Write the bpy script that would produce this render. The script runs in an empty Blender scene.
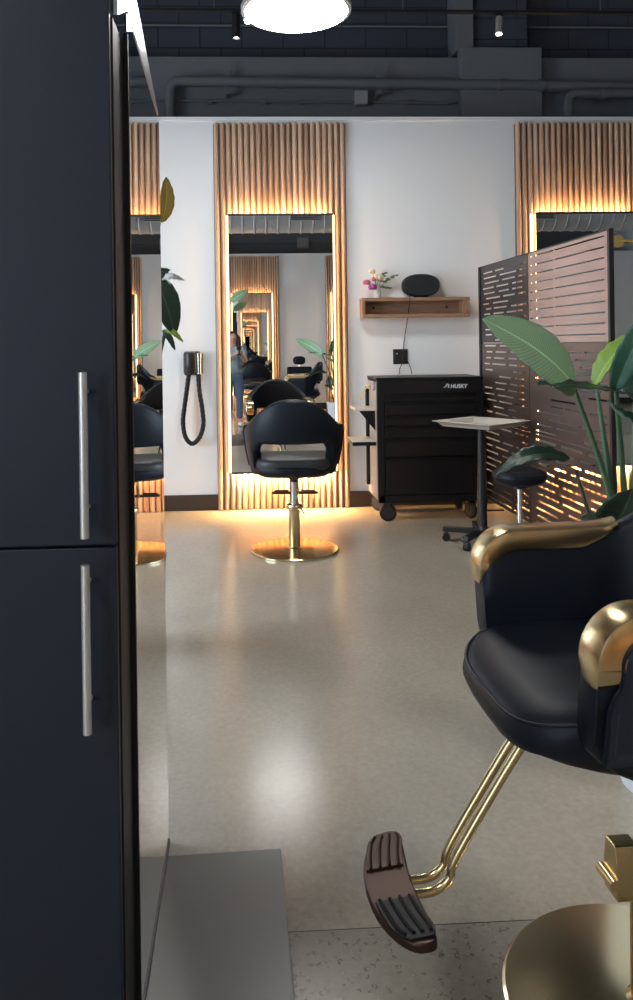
import bpy, bmesh, math, random
from mathutils import Vector, Matrix, Euler

random.seed(7)
PI = math.pi
SC = bpy.context.scene
COL = SC.collection
R = math.radians

# ------------------------------------------------------------------ materials
def _mat(name):
    m = bpy.data.materials.new(name)
    m.use_nodes = True
    nt = m.node_tree
    b = nt.nodes['Principled BSDF']
    return m, nt, b

def pbr(name, col, rough=0.5, metal=0.0, spec=0.5, coat=0.0, var=0.06, nscale=14.0, bump=0.0, bscale=80.0, sheen=0.0):
    """principled surface with a little procedural variation of colour and relief"""
    m, nt, b = _mat(name)
    N, L = nt.nodes, nt.links
    tc = N.new('ShaderNodeTexCoord')
    nz = N.new('ShaderNodeTexNoise'); nz.inputs['Scale'].default_value = nscale; nz.inputs['Detail'].default_value = 4
    L.new(tc.outputs['Object'], nz.inputs['Vector'])
    mx = N.new('ShaderNodeMix'); mx.data_type = 'RGBA'
    mx.inputs[6].default_value = (*[c * (1 - var) for c in col], 1)
    mx.inputs[7].default_value = (*[min(1, c * (1 + var)) for c in col], 1)
    L.new(nz.outputs['Fac'], mx.inputs[0])
    L.new(mx.outputs[2], b.inputs['Base Color'])
    b.inputs['Roughness'].default_value = rough
    b.inputs['Metallic'].default_value = metal
    b.inputs['Specular IOR Level'].default_value = spec
    b.inputs['Coat Weight'].default_value = coat
    if sheen:
        b.inputs['Sheen Weight'].default_value = sheen
    if bump:
        n2 = N.new('ShaderNodeTexNoise'); n2.inputs['Scale'].default_value = bscale; n2.inputs['Detail'].default_value = 3
        L.new(tc.outputs['Object'], n2.inputs['Vector'])
        bp = N.new('ShaderNodeBump'); bp.inputs['Strength'].default_value = bump; bp.inputs['Distance'].default_value = 0.002
        L.new(n2.outputs['Fac'], bp.inputs['Height'])
        L.new(bp.outputs['Normal'], b.inputs['Normal'])
    return m

def glow(name, col, strength):
    m, nt, b = _mat(name)
    b.inputs['Base Color'].default_value = (0.25, 0.22, 0.18, 1)
    b.inputs['Emission Color'].default_value = (*col, 1)
    b.inputs['Emission Strength'].default_value = strength
    return m

def wood(name, dark, light, pitch=0.0, scale=(30, 30, 1.6), rough=0.5):
    """long-grained timber; pitch > 0 gives every slat its own tone"""
    m, nt, b = _mat(name)
    N, L = nt.nodes, nt.links
    tc = N.new('ShaderNodeTexCoord')
    mp = N.new('ShaderNodeMapping'); mp.inputs['Scale'].default_value = scale
    L.new(tc.outputs['Object'], mp.inputs['Vector'])
    nz = N.new('ShaderNodeTexNoise'); nz.inputs['Scale'].default_value = 2.0; nz.inputs['Detail'].default_value = 6
    nz.inputs['Roughness'].default_value = 0.65
    L.new(mp.outputs['Vector'], nz.inputs['Vector'])
    fac = nz.outputs['Fac']
    if pitch:
        sp = N.new('ShaderNodeSeparateXYZ'); L.new(tc.outputs['Object'], sp.inputs[0])
        dv = N.new('ShaderNodeMath'); dv.operation = 'DIVIDE'; dv.inputs[1].default_value = pitch
        L.new(sp.outputs['X'], dv.inputs[0])
        fl = N.new('ShaderNodeMath'); fl.operation = 'FLOOR'; L.new(dv.outputs[0], fl.inputs[0])
        wn = N.new('ShaderNodeTexWhiteNoise'); wn.noise_dimensions = '1D'; L.new(fl.outputs[0], wn.inputs['W'])
        ad = N.new('ShaderNodeMath'); ad.operation = 'MULTIPLY_ADD'
        ad.inputs[1].default_value = 0.34; ad.inputs[2].default_value = -0.17
        L.new(wn.outputs['Value'], ad.inputs[0])
        a2 = N.new('ShaderNodeMath'); a2.operation = 'ADD'
        L.new(nz.outputs['Fac'], a2.inputs[0]); L.new(ad.outputs[0], a2.inputs[1])
        fac = a2.outputs[0]
    cr = N.new('ShaderNodeValToRGB')
    cr.color_ramp.elements[0].position = 0.25; cr.color_ramp.elements[0].color = (*dark, 1)
    cr.color_ramp.elements[1].position = 0.75; cr.color_ramp.elements[1].color = (*light, 1)
    L.new(fac, cr.inputs['Fac'])
    L.new(cr.outputs['Color'], b.inputs['Base Color'])
    b.inputs['Roughness'].default_value = rough
    bp = N.new('ShaderNodeBump'); bp.inputs['Strength'].default_value = 0.15; bp.inputs['Distance'].default_value = 0.001
    L.new(nz.outputs['Fac'], bp.inputs['Height']); L.new(bp.outputs['Normal'], b.inputs['Normal'])
    return m

def concrete_floor():
    m, nt, b = _mat('polished_concrete')
    N, L = nt.nodes, nt.links
    tc = N.new('ShaderNodeTexCoord')
    n1 = N.new('ShaderNodeTexNoise'); n1.inputs['Scale'].default_value = 1.6; n1.inputs['Detail'].default_value = 3; n1.inputs['Roughness'].default_value = 0.5
    L.new(tc.outputs['Object'], n1.inputs['Vector'])
    n2 = N.new('ShaderNodeTexNoise'); n2.inputs['Scale'].default_value = 60; n2.inputs['Detail'].default_value = 5
    L.new(tc.outputs['Object'], n2.inputs['Vector'])
    c1 = N.new('ShaderNodeValToRGB')
    c1.color_ramp.elements[0].position = 0.3; c1.color_ramp.elements[0].color = FLOOR_A
    c1.color_ramp.elements[1].position = 0.7; c1.color_ramp.elements[1].color = FLOOR_B
    L.new(n1.outputs['Fac'], c1.inputs['Fac'])
    m1 = N.new('ShaderNodeMix'); m1.data_type = 'RGBA'; m1.blend_type = 'OVERLAY'; m1.inputs[0].default_value = 0.28
    L.new(c1.outputs['Color'], m1.inputs[6]); L.new(n2.outputs['Color'], m1.inputs[7])
    bw = N.new('ShaderNodeRGBToBW'); L.new(n2.outputs['Color'], bw.inputs[0]); L.new(bw.outputs[0], m1.inputs[7])
    # ground-open slab this side of the saw cut: exposed stones
    sp = N.new('ShaderNodeSeparateXYZ'); L.new(tc.outputs['Object'], sp.inputs[0])
    near = N.new('ShaderNodeMapRange'); near.inputs['From Min'].default_value = 2.05; near.inputs['From Max'].default_value = 1.78
    L.new(sp.outputs['Y'], near.inputs['Value'])
    cut = N.new('ShaderNodeMath'); cut.operation = 'LESS_THAN'; cut.inputs[1].default_value = 1.835
    L.new(sp.outputs['Y'], cut.inputs[0])
    amt = N.new('ShaderNodeMath'); amt.operation = 'MULTIPLY_ADD'; amt.inputs[1].default_value = 0.30; 
    L.new(cut.outputs[0], amt.inputs[0])
    nr = N.new('ShaderNodeMath'); nr.operation = 'MULTIPLY'; nr.inputs[1].default_value = 0.30; L.new(near.outputs[0], nr.inputs[0])
    L.new(nr.outputs[0], amt.inputs[2])
    dk = N.new('ShaderNodeMix'); dk.data_type = 'RGBA'; dk.blend_type = 'MULTIPLY'
    L.new(cut.outputs[0], dk.inputs[0]); L.new(m1.outputs[2], dk.inputs[6]); dk.inputs[7].default_value = (0.74, 0.76, 0.78, 1)
    last = dk.outputs[2]
    for sc, th, col in ((58, 0.27, (0.075, 0.068, 0.06, 1)), (38, 0.20, (0.12, 0.11, 0.098, 1)), (110, 0.13, (0.62, 0.59, 0.54, 1))):
        wob = N.new('ShaderNodeTexNoise'); wob.inputs['Scale'].default_value = 90
        L.new(tc.outputs['Object'], wob.inputs['Vector'])
        ad = N.new('ShaderNodeMix'); ad.data_type = 'RGBA'; ad.blend_type = 'LINEAR_LIGHT'; ad.inputs[0].default_value = 0.016
        L.new(tc.outputs['Object'], ad.inputs[6]); L.new(wob.outputs['Color'], ad.inputs[7])
        vo = N.new('ShaderNodeTexVoronoi'); vo.inputs['Scale'].default_value = sc
        L.new(ad.outputs[2], vo.inputs['Vector'])
        sel = N.new('ShaderNodeSeparateColor'); L.new(vo.outputs['Color'], sel.inputs[0])
        pick = N.new('ShaderNodeMath'); pick.operation = 'GREATER_THAN'; pick.inputs[1].default_value = 0.58
        L.new(sel.outputs[0], pick.inputs[0])
        lt = N.new('ShaderNodeMapRange'); lt.inputs['From Min'].default_value = th + 0.06; lt.inputs['From Max'].default_value = th - 0.04
        L.new(vo.outputs['Distance'], lt.inputs['Value'])
        mm = N.new('ShaderNodeMath'); mm.operation = 'MULTIPLY'; L.new(pick.outputs[0], mm.inputs[0]); L.new(lt.outputs[0], mm.inputs[1])
        m3 = N.new('ShaderNodeMath'); m3.operation = 'MULTIPLY'; L.new(mm.outputs[0], m3.inputs[0]); L.new(amt.outputs[0], m3.inputs[1])
        mx = N.new('ShaderNodeMix'); mx.data_type = 'RGBA'
        L.new(m3.outputs[0], mx.inputs[0]); L.new(last, mx.inputs[6]); mx.inputs[7].default_value = col
        last = mx.outputs[2]
    # the saw-cut control joint
    d = N.new('ShaderNodeMath'); d.operation = 'SUBTRACT'; d.inputs[1].default_value = 1.835; L.new(sp.outputs['Y'], d.inputs[0])
    ab = N.new('ShaderNodeMath'); ab.operation = 'ABSOLUTE'; L.new(d.outputs[0], ab.inputs[0])
    jl = N.new('ShaderNodeMath'); jl.operation = 'LESS_THAN'; jl.inputs[1].default_value = 0.0016; L.new(ab.outputs[0], jl.inputs[0])
    mj = N.new('ShaderNodeMix'); mj.data_type = 'RGBA'; L.new(jl.outputs[0], mj.inputs[0]); L.new(last, mj.inputs[6]); mj.inputs[7].default_value = (0.06, 0.055, 0.05, 1)
    L.new(mj.outputs[2], b.inputs['Base Color'])
    # burnish: gloss varies a little, long faint trowel marks
    mp = N.new('ShaderNodeMapping'); mp.inputs['Scale'].default_value = (3, 3, 1); L.new(tc.outputs['Object'], mp.inputs['Vector'])
    n3 = N.new('ShaderNodeTexNoise'); n3.inputs['Scale'].default_value = 2.2; n3.inputs['Detail'].default_value = 6
    L.new(mp.outputs['Vector'], n3.inputs['Vector'])
    rr = N.new('ShaderNodeMapRange'); rr.inputs['To Min'].default_value = 0.17; rr.inputs['To Max'].default_value = 0.22
    L.new(n3.outputs['Fac'], rr.inputs['Value']); L.new(rr.outputs[0], b.inputs['Roughness'])
    b.inputs['Specular IOR Level'].default_value = 0.6
    bp = N.new('ShaderNodeBump'); bp.inputs['Strength'].default_value = 0.22; bp.inputs['Distance'].default_value = 0.002
    n4 = N.new('ShaderNodeTexNoise'); n4.inputs['Scale'].default_value = 35; n4.inputs['Detail'].default_value = 6
    L.new(tc.outputs['Object'], n4.inputs['Vector'])
    L.new(n4.outputs['Fac'], bp.inputs['Height']); L.new(bp.outputs['Normal'], b.inputs['Normal'])
    return m

def block_wall(name, col, mortar):
    m, nt, b = _mat(name)
    N, L = nt.nodes, nt.links
    tc = N.new('ShaderNodeTexCoord')
    sp = N.new('ShaderNodeSeparateXYZ'); L.new(tc.outputs['Object'], sp.inputs[0])
    cb = N.new('ShaderNodeCombineXYZ'); L.new(sp.outputs['X'], cb.inputs['X']); L.new(sp.outputs['Z'], cb.inputs['Y'])
    br = N.new('ShaderNodeTexBrick'); br.inputs['Scale'].default_value = 1.0
    br.inputs['Brick Width'].default_value = 0.4; br.inputs['Row Height'].default_value = 0.2
    br.inputs['Mortar Size'].default_value = 0.006; br.inputs['Mortar Smooth'].default_value = 0.3
    br.inputs['Color1'].default_value = (*col, 1); br.inputs['Color2'].default_value = (*[c * 1.12 for c in col], 1)
    br.inputs['Mortar'].default_value = (*mortar, 1)
    L.new(cb.outputs[0], br.inputs['Vector'])
    L.new(br.outputs['Color'], b.inputs['Base Color'])
    b.inputs['Roughness'].default_value = 0.6
    bp = N.new('ShaderNodeBump'); bp.inputs['Strength'].default_value = 0.5; bp.inputs['Distance'].default_value = 0.006; bp.invert = True
    L.new(br.outputs['Fac'], bp.inputs['Height']); L.new(bp.outputs['Normal'], b.inputs['Normal'])
    return m

def leaf_mat(name, a, c, trans=0.12):
    """a leaf blade: pale midrib and fine side veins follow the blade's own UVs"""
    m, nt, b = _mat(name)
    N, L = nt.nodes, nt.links
    tc = N.new('ShaderNodeTexCoord')
    sp = N.new('ShaderNodeSeparateXYZ'); L.new(tc.outputs['UV'], sp.inputs[0])
    ab = N.new('ShaderNodeMath'); ab.operation = 'SUBTRACT'; ab.inputs[1].default_value = 0.5; L.new(sp.outputs['X'], ab.inputs[0])
    a2 = N.new('ShaderNodeMath'); a2.operation = 'ABSOLUTE'; L.new(ab.outputs[0], a2.inputs[0])
    v = N.new('ShaderNodeMath'); v.operation = 'MULTIPLY_ADD'; v.inputs[1].default_value = -0.35; L.new(a2.outputs[0], v.inputs[0]); L.new(sp.outputs['Y'], v.inputs[2])
    s = N.new('ShaderNodeMath'); s.operation = 'MULTIPLY'; s.inputs[1].default_value = 210; L.new(v.outputs[0], s.inputs[0])
    si = N.new('ShaderNodeMath'); si.operation = 'SINE'; L.new(s.outputs[0], si.inputs[0])
    mr = N.new('ShaderNodeMapRange'); mr.inputs['From Min'].default_value = -1; mr.inputs['From Max'].default_value = 1; L.new(si.outputs[0], mr.inputs['Value'])
    mx = N.new('ShaderNodeMix'); mx.data_type = 'RGBA'; mx.inputs[6].default_value = (*a, 1); mx.inputs[7].default_value = (*c, 1)
    L.new(mr.outputs[0], mx.inputs[0])
    rib = N.new('ShaderNodeMath'); rib.operation = 'LESS_THAN'; rib.inputs[1].default_value = 0.022; L.new(a2.outputs[0], rib.inputs[0])
    m2 = N.new('ShaderNodeMix'); m2.data_type = 'RGBA'; L.new(rib.outputs[0], m2.inputs[0]); L.new(mx.outputs[2], m2.inputs[6])
    m2.inputs[7].default_value = (*[min(1, k * 1.5 + 0.03) for k in c], 1)
    L.new(m2.outputs[2], b.inputs['Base Color'])
    b.inputs['Roughness'].default_value = 0.38
    b.inputs['Subsurface Weight'].default_value = 0.0
    bp = N.new('ShaderNodeBump'); bp.inputs['Strength'].default_value = 0.35; bp.inputs['Distance'].default_value = 0.002
    L.new(mr.outputs[0], bp.inputs['Height']); L.new(bp.outputs['Normal'], b.inputs['Normal'])
    return m

FLOOR_A = (0.385, 0.332, 0.258, 1)
FLOOR_B = (0.435, 0.378, 0.298, 1)
M = {}
M['floor'] = concrete_floor()
M['white_wall'] = pbr('white_wall_paint', (0.83, 0.84, 0.84), 0.62, var=0.015, nscale=2, bump=0.05)
M['white_trim'] = pbr('white_trim_paint', (0.86, 0.86, 0.85), 0.5, var=0.01)
M['block'] = block_wall('painted_block', (0.055, 0.063, 0.086), (0.02, 0.023, 0.033))
M['charcoal'] = pbr('charcoal_paint', (0.185, 0.195, 0.205), 0.5, var=0.05, nscale=3)
M['charcoal_pipe'] = pbr('charcoal_pipe_paint', (0.17, 0.18, 0.19), 0.42, var=0.04)
M['box_grey'] = pbr('galvanised_box', (0.42, 0.43, 0.44), 0.5, metal=0.2)
M['duct'] = pbr('galvanised_duct', (0.55, 0.56, 0.57), 0.45, metal=0.35, var=0.05)
M['deck'] = pbr('roof_deck_paint', (0.12, 0.125, 0.135), 0.6)
M['base'] = pbr('dark_baseboard', (0.030, 0.022, 0.018), 0.5)
M['slat'] = wood('slat_timber', (0.30, 0.18, 0.115), (0.64, 0.46, 0.335), pitch=0.05, rough=0.5)
M['slat_back'] = pbr('slat_backing', (0.22, 0.125, 0.08), 0.7)
M['shelf'] = wood('shelf_timber', (0.22, 0.11, 0.06), (0.46, 0.27, 0.16), scale=(3, 40, 40), rough=0.5)
M['mirror'] = pbr('mirror_silver', (0.90, 0.91, 0.91), 0.0, metal=1.0, var=0.0)
M['black'] = pbr('black_satin', (0.012, 0.012, 0.014), 0.4)
M['black_plastic'] = pbr('black_plastic', (0.014, 0.014, 0.015), 0.32)
M['rubber'] = pbr('black_rubber', (0.009, 0.009, 0.010), 0.5, spec=0.3)
M['fabric_black'] = pbr('black_knit', (0.016, 0.016, 0.018), 0.85, bump=0.3, bscale=500)
M['led'] = glow('warm_led', (1.0, 0.57, 0.23), 19.0)
M['led_top'] = glow('warm_led_top', (1.0, 0.57, 0.23), 90.0)
M['led_base'] = glow('warm_led_base', (1.0, 0.56, 0.22), 560.0)
M['led_lens'] = glow('warm_led_lens', (1.0, 0.72, 0.36), 2.4)
M['panel_lamp'] = glow('lamp_diffuser', (1.0, 0.98, 0.95), 36.0)
M['spot_lamp'] = glow('spot_lens', (1.0, 0.96, 0.88), 20.0)
M['navy'] = pbr('cabinet_navy', (0.016, 0.022, 0.035), 0.44, spec=0.35, var=0.05, nscale=6)
M['navy_in'] = pbr('cabinet_black', (0.008, 0.008, 0.010), 0.5)
M['steel'] = pbr('brushed_steel', (0.80, 0.79, 0.77), 0.38, metal=0.85, var=0.03)
M['alu'] = pbr('polished_aluminium', (0.82, 0.83, 0.84), 0.3, metal=0.9, var=0.02)
M['chrome'] = pbr('chrome', (0.78, 0.78, 0.79), 0.10, metal=1.0, var=0.0)
M['gold'] = pbr('brushed_gold', (0.66, 0.52, 0.29), 0.24, metal=1.0, var=0.04, nscale=4)
M['gold_disc'] = pbr('polished_gold', (0.68, 0.565, 0.35), 0.16, metal=1.0, var=0.02)
M['led_tint'] = pbr('led_tinted_plate', (0.055, 0.028, 0.018), 0.36, metal=0.4, spec=0.25)  # copper tone paints the orange LED reflection onto a blackish plate
M['leather'] = pbr('navy_black_leather', (0.006, 0.009, 0.016), 0.46, spec=0.25, var=0.08, nscale=40, bump=0.12, bscale=350)
M['leather_side'] = pbr('navy_leather', (0.014, 0.025, 0.046), 0.46, spec=0.4, var=0.06, nscale=40, bump=0.12, bscale=350)
M['seat_grey'] = pbr('charcoal_seat_leather', (0.035, 0.036, 0.037), 0.45, bump=0.1, bscale=350)
M['stitch'] = pbr('blue_grey_stitching', (0.04, 0.055, 0.08), 0.7)
M['tool_black'] = pbr('powder_coat_black', (0.004, 0.004, 0.005), 0.42, spec=0.35)
M['tool_side'] = pbr('cabinet_side_grey', (0.45, 0.42, 0.40), 0.5)
M['tray'] = pbr('tray_metal', (0.78, 0.72, 0.64), 0.38, metal=0.3)
M['letter'] = pbr('white_lettering', (0.8, 0.8, 0.8), 0.5)
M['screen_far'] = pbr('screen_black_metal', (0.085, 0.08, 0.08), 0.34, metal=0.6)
M['screen_near'] = pbr('screen_metal_wall_reflection', (0.45, 0.345, 0.315), 0.42, metal=0.75)  # paler base colour holds the reflection of the white wall
M['screen_low'] = pbr('screen_metal_dark_reflection', (0.17, 0.125, 0.11), 0.36, metal=0.7)  # same screen, darker base colour holds the reflection of the black cabinet
M['mat'] = pbr('chair_mat_vinyl', (0.125, 0.128, 0.118), 0.34, spec=0.4, var=0.06, nscale=3)
M['pot'] = pbr('white_ceramic', (0.75, 0.77, 0.80), 0.35)
M['soil'] = pbr('potting_soil', (0.03, 0.02, 0.014), 0.9, bump=0.5)
M['leaf_bright'] = leaf_mat('leaf_mid_green', (0.25, 0.43, 0.23), (0.34, 0.54, 0.33))
M['leaf_dark'] = leaf_mat('leaf_deep_green', (0.014, 0.040, 0.022), (0.026, 0.064, 0.036))
M['leaf_lime'] = leaf_mat('leaf_lime_green', (0.20, 0.34, 0.035), (0.32, 0.46, 0.07))
M['leaf_teal'] = leaf_mat('leaf_blue_green', (0.045, 0.13, 0.085), (0.08, 0.20, 0.14))
M['leaf_yellow'] = leaf_mat('leaf_yellowed', (0.42, 0.28, 0.05), (0.55, 0.40, 0.10))
M['leaf_pale'] = leaf_mat('leaf_pale', (0.50, 0.56, 0.50), (0.66, 0.70, 0.62))
M['stem'] = pbr('plant_stem_green', (0.07, 0.15, 0.07), 0.45)
M['stem_dark'] = pbr('plant_stem_dark', (0.03, 0.055, 0.025), 0.55)
M['brass'] = pbr('brass', (0.9, 0.72, 0.28), 0.3, metal=0.8)
M['glass_vase'] = pbr('milky_vase', (0.72, 0.70, 0.62), 0.2)
M['pink'] = pbr('petal_pink', (0.62, 0.16, 0.27), 0.6)
M['magenta'] = pbr('petal_magenta', (0.33, 0.05, 0.24), 0.6)
M['cream'] = pbr('petal_cream', (0.80, 0.66, 0.42), 0.6)
M['sage'] = pbr('sage_leaf', (0.13, 0.19, 0.09), 0.6)
M['skin'] = pbr('skin', (0.56, 0.33, 0.25), 0.5)
M['hair'] = pbr('brown_hair', (0.045, 0.018, 0.012), 0.5)
M['denim'] = pbr('blue_denim', (0.11, 0.16, 0.24), 0.8)
M['shirt'] = pbr('pale_blue_shirt', (0.30, 0.40, 0.46), 0.8)
M['window_frame'] = pbr('window_frame_black', (0.02, 0.02, 0.022), 0.4)
M['cable'] = pbr('black_cable', (0.012, 0.012, 0.012), 0.5)

# ------------------------------------------------------------------ mesh kit
class MB:
    def __init__(self):
        self.v, self.f, self.uv = [], [], None

    def add(self, verts, faces):
        n = len(self.v)
        self.v += [tuple(p) for p in verts]
        self.f += [tuple(i + n for i in f) for f in faces]
        return self

    def box(self, c, s, rot=None):
        x, y, z = s[0] / 2, s[1] / 2, s[2] / 2
        P = [Vector((a * x, b * y, d * z)) for a in (-1, 1) for b in (-1, 1) for d in (-1, 1)]
        if rot is not None:
            P = [rot @ p for p in P]
        c = Vector(c)
        return self.add([p + c for p in P], [(0, 1, 3, 2), (4, 6, 7, 5), (0, 4, 5, 1), (2, 3, 7, 6), (0, 2, 6, 4), (1, 5, 7, 3)])

    def bx(self, x0, x1, y0, y1, z0, z1):
        return self.box(((x0 + x1) / 2, (y0 + y1) / 2, (z0 + z1) / 2), (abs(x1 - x0), abs(y1 - y0), abs(z1 - z0)))

    def rings(self, rings, cap=True, closed=False):
        n = len(rings[0]); k = len(rings)
        verts = [p for r in rings for p in r]
        faces = []
        for i in range(k if closed else k - 1):
            a, b = i * n, ((i + 1) % k) * n
            for j in range(n):
                j2 = (j + 1) % n
                faces.append((a + j, a + j2, b + j2, b + j))
        if cap and not closed:
            faces.append(tuple(range(n))[::-1])
            faces.append(tuple(range((k - 1) * n, k * n)))
        return self.add(verts, faces)

    def tube(self, pts, r, seg=12, flat=None):
        pts = [Vector(p) for p in pts]
        n = len(pts)
        rs = r if isinstance(r, (list, tuple)) else [r] * n
        T = []
        for i in range(n):
            a = pts[max(i - 1, 0)]; b = pts[min(i + 1, n - 1)]
            T.append((b - a).normalized())
        up = Vector((0, 0, 1)) if abs(T[0].z) < 0.9 else Vector((1, 0, 0))
        u = T[0].cross(up).normalized()
        rings = []
        for i in range(n):
            u = (u - T[i] * u.dot(T[i])).normalized()
            w = T[i].cross(u)
            rings.append([pts[i] + (u * math.cos(2 * PI * j / seg) + w * math.sin(2 * PI * j / seg) * (flat or 1)) * rs[i] for j in range(seg)])
        return self.rings(rings)

    def cyl(self, a, b, r, seg=24):
        return self.tube([a, b], r, seg)

    def lathe(self, prof, o=(0, 0, 0), seg=48, mat=None):
        """profile of (radius, height) turned about z; mat orients it"""
        o = Vector(o); rings = []
        for r, z in prof:
            ring = [Vector((max(r, 1e-5) * math.cos(2 * PI * j / seg), max(r, 1e-5) * math.sin(2 * PI * j / seg), z)) for j in range(seg)]
            if mat is not None:
                ring = [mat @ p for p in ring]
            rings.append([p + o for p in ring])
        return self.rings(rings)

    def ellipsoid(self, c, rad, seg=20, rng=12, e=1.0):
        c = Vector(c)
        pw = lambda t: math.copysign(abs(t) ** e, t)
        rings = []
        for i in range(rng + 1):
            ph = -PI / 2 + PI * i / rng
            ph = max(-PI / 2 + 0.02, min(PI / 2 - 0.02, ph))
            rings.append([c + Vector((rad[0] * pw(math.cos(ph)) * pw(math.cos(2 * PI * j / seg)), rad[1] * pw(math.cos(ph)) * pw(math.sin(2 * PI * j / seg)), rad[2] * pw(math.sin(ph)))) for j in range(seg)])
        return self.rings(rings)

    def prism(self, pts, h, mat=None):
        """outline in xy extruded 0..h along z, then oriented by mat (4x4)"""
        a = [Vector((p[0], p[1], 0)) for p in pts]; b = [Vector((p[0], p[1], h)) for p in pts]
        if mat is not None:
            a = [mat @ p for p in a]; b = [mat @ p for p in b]
        return self.rings([a, b])

    def build(self, name, mat, parent=None, bevel=0.0, seg=2, sharp=35, solid=0.0, sub=0):
        me = bpy.data.meshes.new(name)
        me.from_pydata(self.v, [], self.f)
        bm = bmesh.new(); bm.from_mesh(me)
        bmesh.ops.recalc_face_normals(bm, faces=bm.faces)
        bm.to_mesh(me); bm.free()
        if self.uv:
            ul = me.uv_layers.new(name='UVMap')
            for lp in me.loops:
                ul.data[lp.index].uv = self.uv[lp.vertex_index]
        me.polygons.foreach_set('use_smooth', [True] * len(me.polygons))
        me.set_sharp_from_angle(angle=R(sharp))
        me.materials.append(mat)
        o = bpy.data.objects.new(name, me)
        COL.objects.link(o)
        if parent is not None:
            o.parent = parent
        if solid:
            s = o.modifiers.new('thick', 'SOLIDIFY'); s.thickness = solid; s.offset = 0
        if bevel:
            bv = o.modifiers.new('bevel', 'BEVEL'); bv.width = bevel; bv.segments = seg; bv.limit_method = 'ANGLE'; bv.angle_limit = R(40)
            bv.harden_normals = True
        if sub:
            sb = o.modifiers.new('sub', 'SUBSURF'); sb.levels = sub; sb.render_levels = sub
        return o

def tag(o, label, cat, group=None):
    o['label'] = label; o['category'] = cat
    if group:
        o['group'] = group
    return o

def thing(name, label, cat, loc=(0, 0, 0), rz=0.0, group=None):
    o = bpy.data.objects.new(name, None)
    o.empty_display_size = 0.1
    COL.objects.link(o)
    o.location = loc; o.rotation_euler = (0, 0, rz)
    return tag(o, label, cat, group)

def structure(name, mb, mat, **k):
    o = mb.build(name, mat, **k)
    o['kind'] = 'structure'
    return o

def copy_thing(src, label, loc, rz, group=None):
    c = src.copy(); COL.objects.link(c)
    c.location = loc; c.rotation_euler = (0, 0, rz); c['label'] = label
    if group:
        c['group'] = group
    def kids(o, n):
        for ch in list(o.children):
            k = ch.copy(); COL.objects.link(k); k.parent = n
            kids(ch, k)
    kids(src, c)
    return c

def arc(c, r, a0, a1, n, plane='xz'):
    out = []
    for i in range(n + 1):
        a = a0 + (a1 - a0) * i / n
        u, w = r * math.cos(a), r * math.sin(a)
        out.append({'xz': (c[0] + u, c[1], c[2] + w), 'xy': (c[0] + u, c[1] + w, c[2]), 'yz': (c[0], c[1] + u, c[2] + w)}[plane])
    return out

def superring(rx, ry, n, z, cx=0, cy=0, e=0.6):
    pw = lambda t: math.copysign(abs(t) ** e, t)
    return [Vector((cx + rx * pw(math.cos(2 * PI * j / n)), cy + ry * pw(math.sin(2 * PI * j / n)), z)) for j in range(n)]

def smooth_path(pts, n=8):
    """catmull-rom through the points"""
    P = [Vector(p) for p in pts]
    P = [P[0] * 2 - P[1]] + P + [P[-1] * 2 - P[-2]]
    out = []
    for i in range(1, len(P) - 2):
        p0, p1, p2, p3 = P[i - 1:i + 3]
        for k in range(n):
            t = k / n
            out.append(0.5 * ((2 * p1) + (p2 - p0) * t + (2 * p0 - 5 * p1 + 4 * p2 - p3) * t * t + (3 * p1 - p0 - 3 * p2 + p3) * t ** 3))
    out.append(P[-2])
    return out

# ------------------------------------------------------------------ the room
WY = 6.57           # face of the white partition
OY = -3.58          # face of the partition behind the camera
XL, XR = -3.4, 8.2
structure('floor', MB().bx(XL - .2, XR + .2, -5.2, 8.0, -0.1, 0), M['floor'])
structure('wall_back', MB().bx(XL, XR, WY, WY + .12, 0, 3.185), M['white_wall'])
structure('trim_1', MB().bx(XL, XR, WY - .012, WY + .13, 3.185, 3.215), M['white_trim'])
structure('wall_front', MB().bx(XL, XR, OY - .12, OY, 0, 3.185), M['white_wall'])
structure('trim_2', MB().bx(XL, XR, OY - .13, OY + .012, 3.185, 3.215), M['white_trim'])
structure('wall_back_block', MB().bx(XL - .2, XR + .2, 7.7, 7.9, 0, 5.0), M['block'])
structure('wall_front_block', MB().bx(XL - .2, XR + .2, -5.1, -4.9, 0, 5.0), M['block'])
structure('wall_right', MB().bx(XR, XR + .2, -5.0, 7.9, 0, 5.0), M['white_wall'])
# left wall with two shopfront windows let into it
WIN = [(-2.8, -1.5), (2.3, 4.7)]
Z0, Z1 = 0.35, 3.0
mb = MB()
mb.bx(XL - .2, XL, -5.0, WIN[0][0], 0, 5.0)
mb.bx(XL - .2, XL, WIN[0][1], WIN[1][0], 0, 5.0)
mb.bx(XL - .2, XL, WIN[1][1], 7.9, 0, 5.0)
for a, b in WIN:
    mb.bx(XL - .2, XL, a, b, 0, Z0); mb.bx(XL - .2, XL, a, b, Z1, 5.0)
structure('wall_left', mb, M['white_wall'])
for k, (a, b) in enumerate(WIN):
    f = MB()
    t = .05
    x0, x1 = XL - .13, XL - .05
    f.bx(x0, x1, a, a + t, Z0, Z1); f.bx(x0, x1, b - t, b, Z0, Z1)
    f.bx(x0, x1, a + t, b - t, Z0, Z0 + t); f.bx(x0, x1, a + t, b - t, Z1 - t, Z1); f.bx(x0, x1, (a + b) / 2 - .02, (a + b) / 2 + .02, Z0 + t, Z1 - t)
    structure('window_%d' % (k + 1), f, M['window_frame'])
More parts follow.
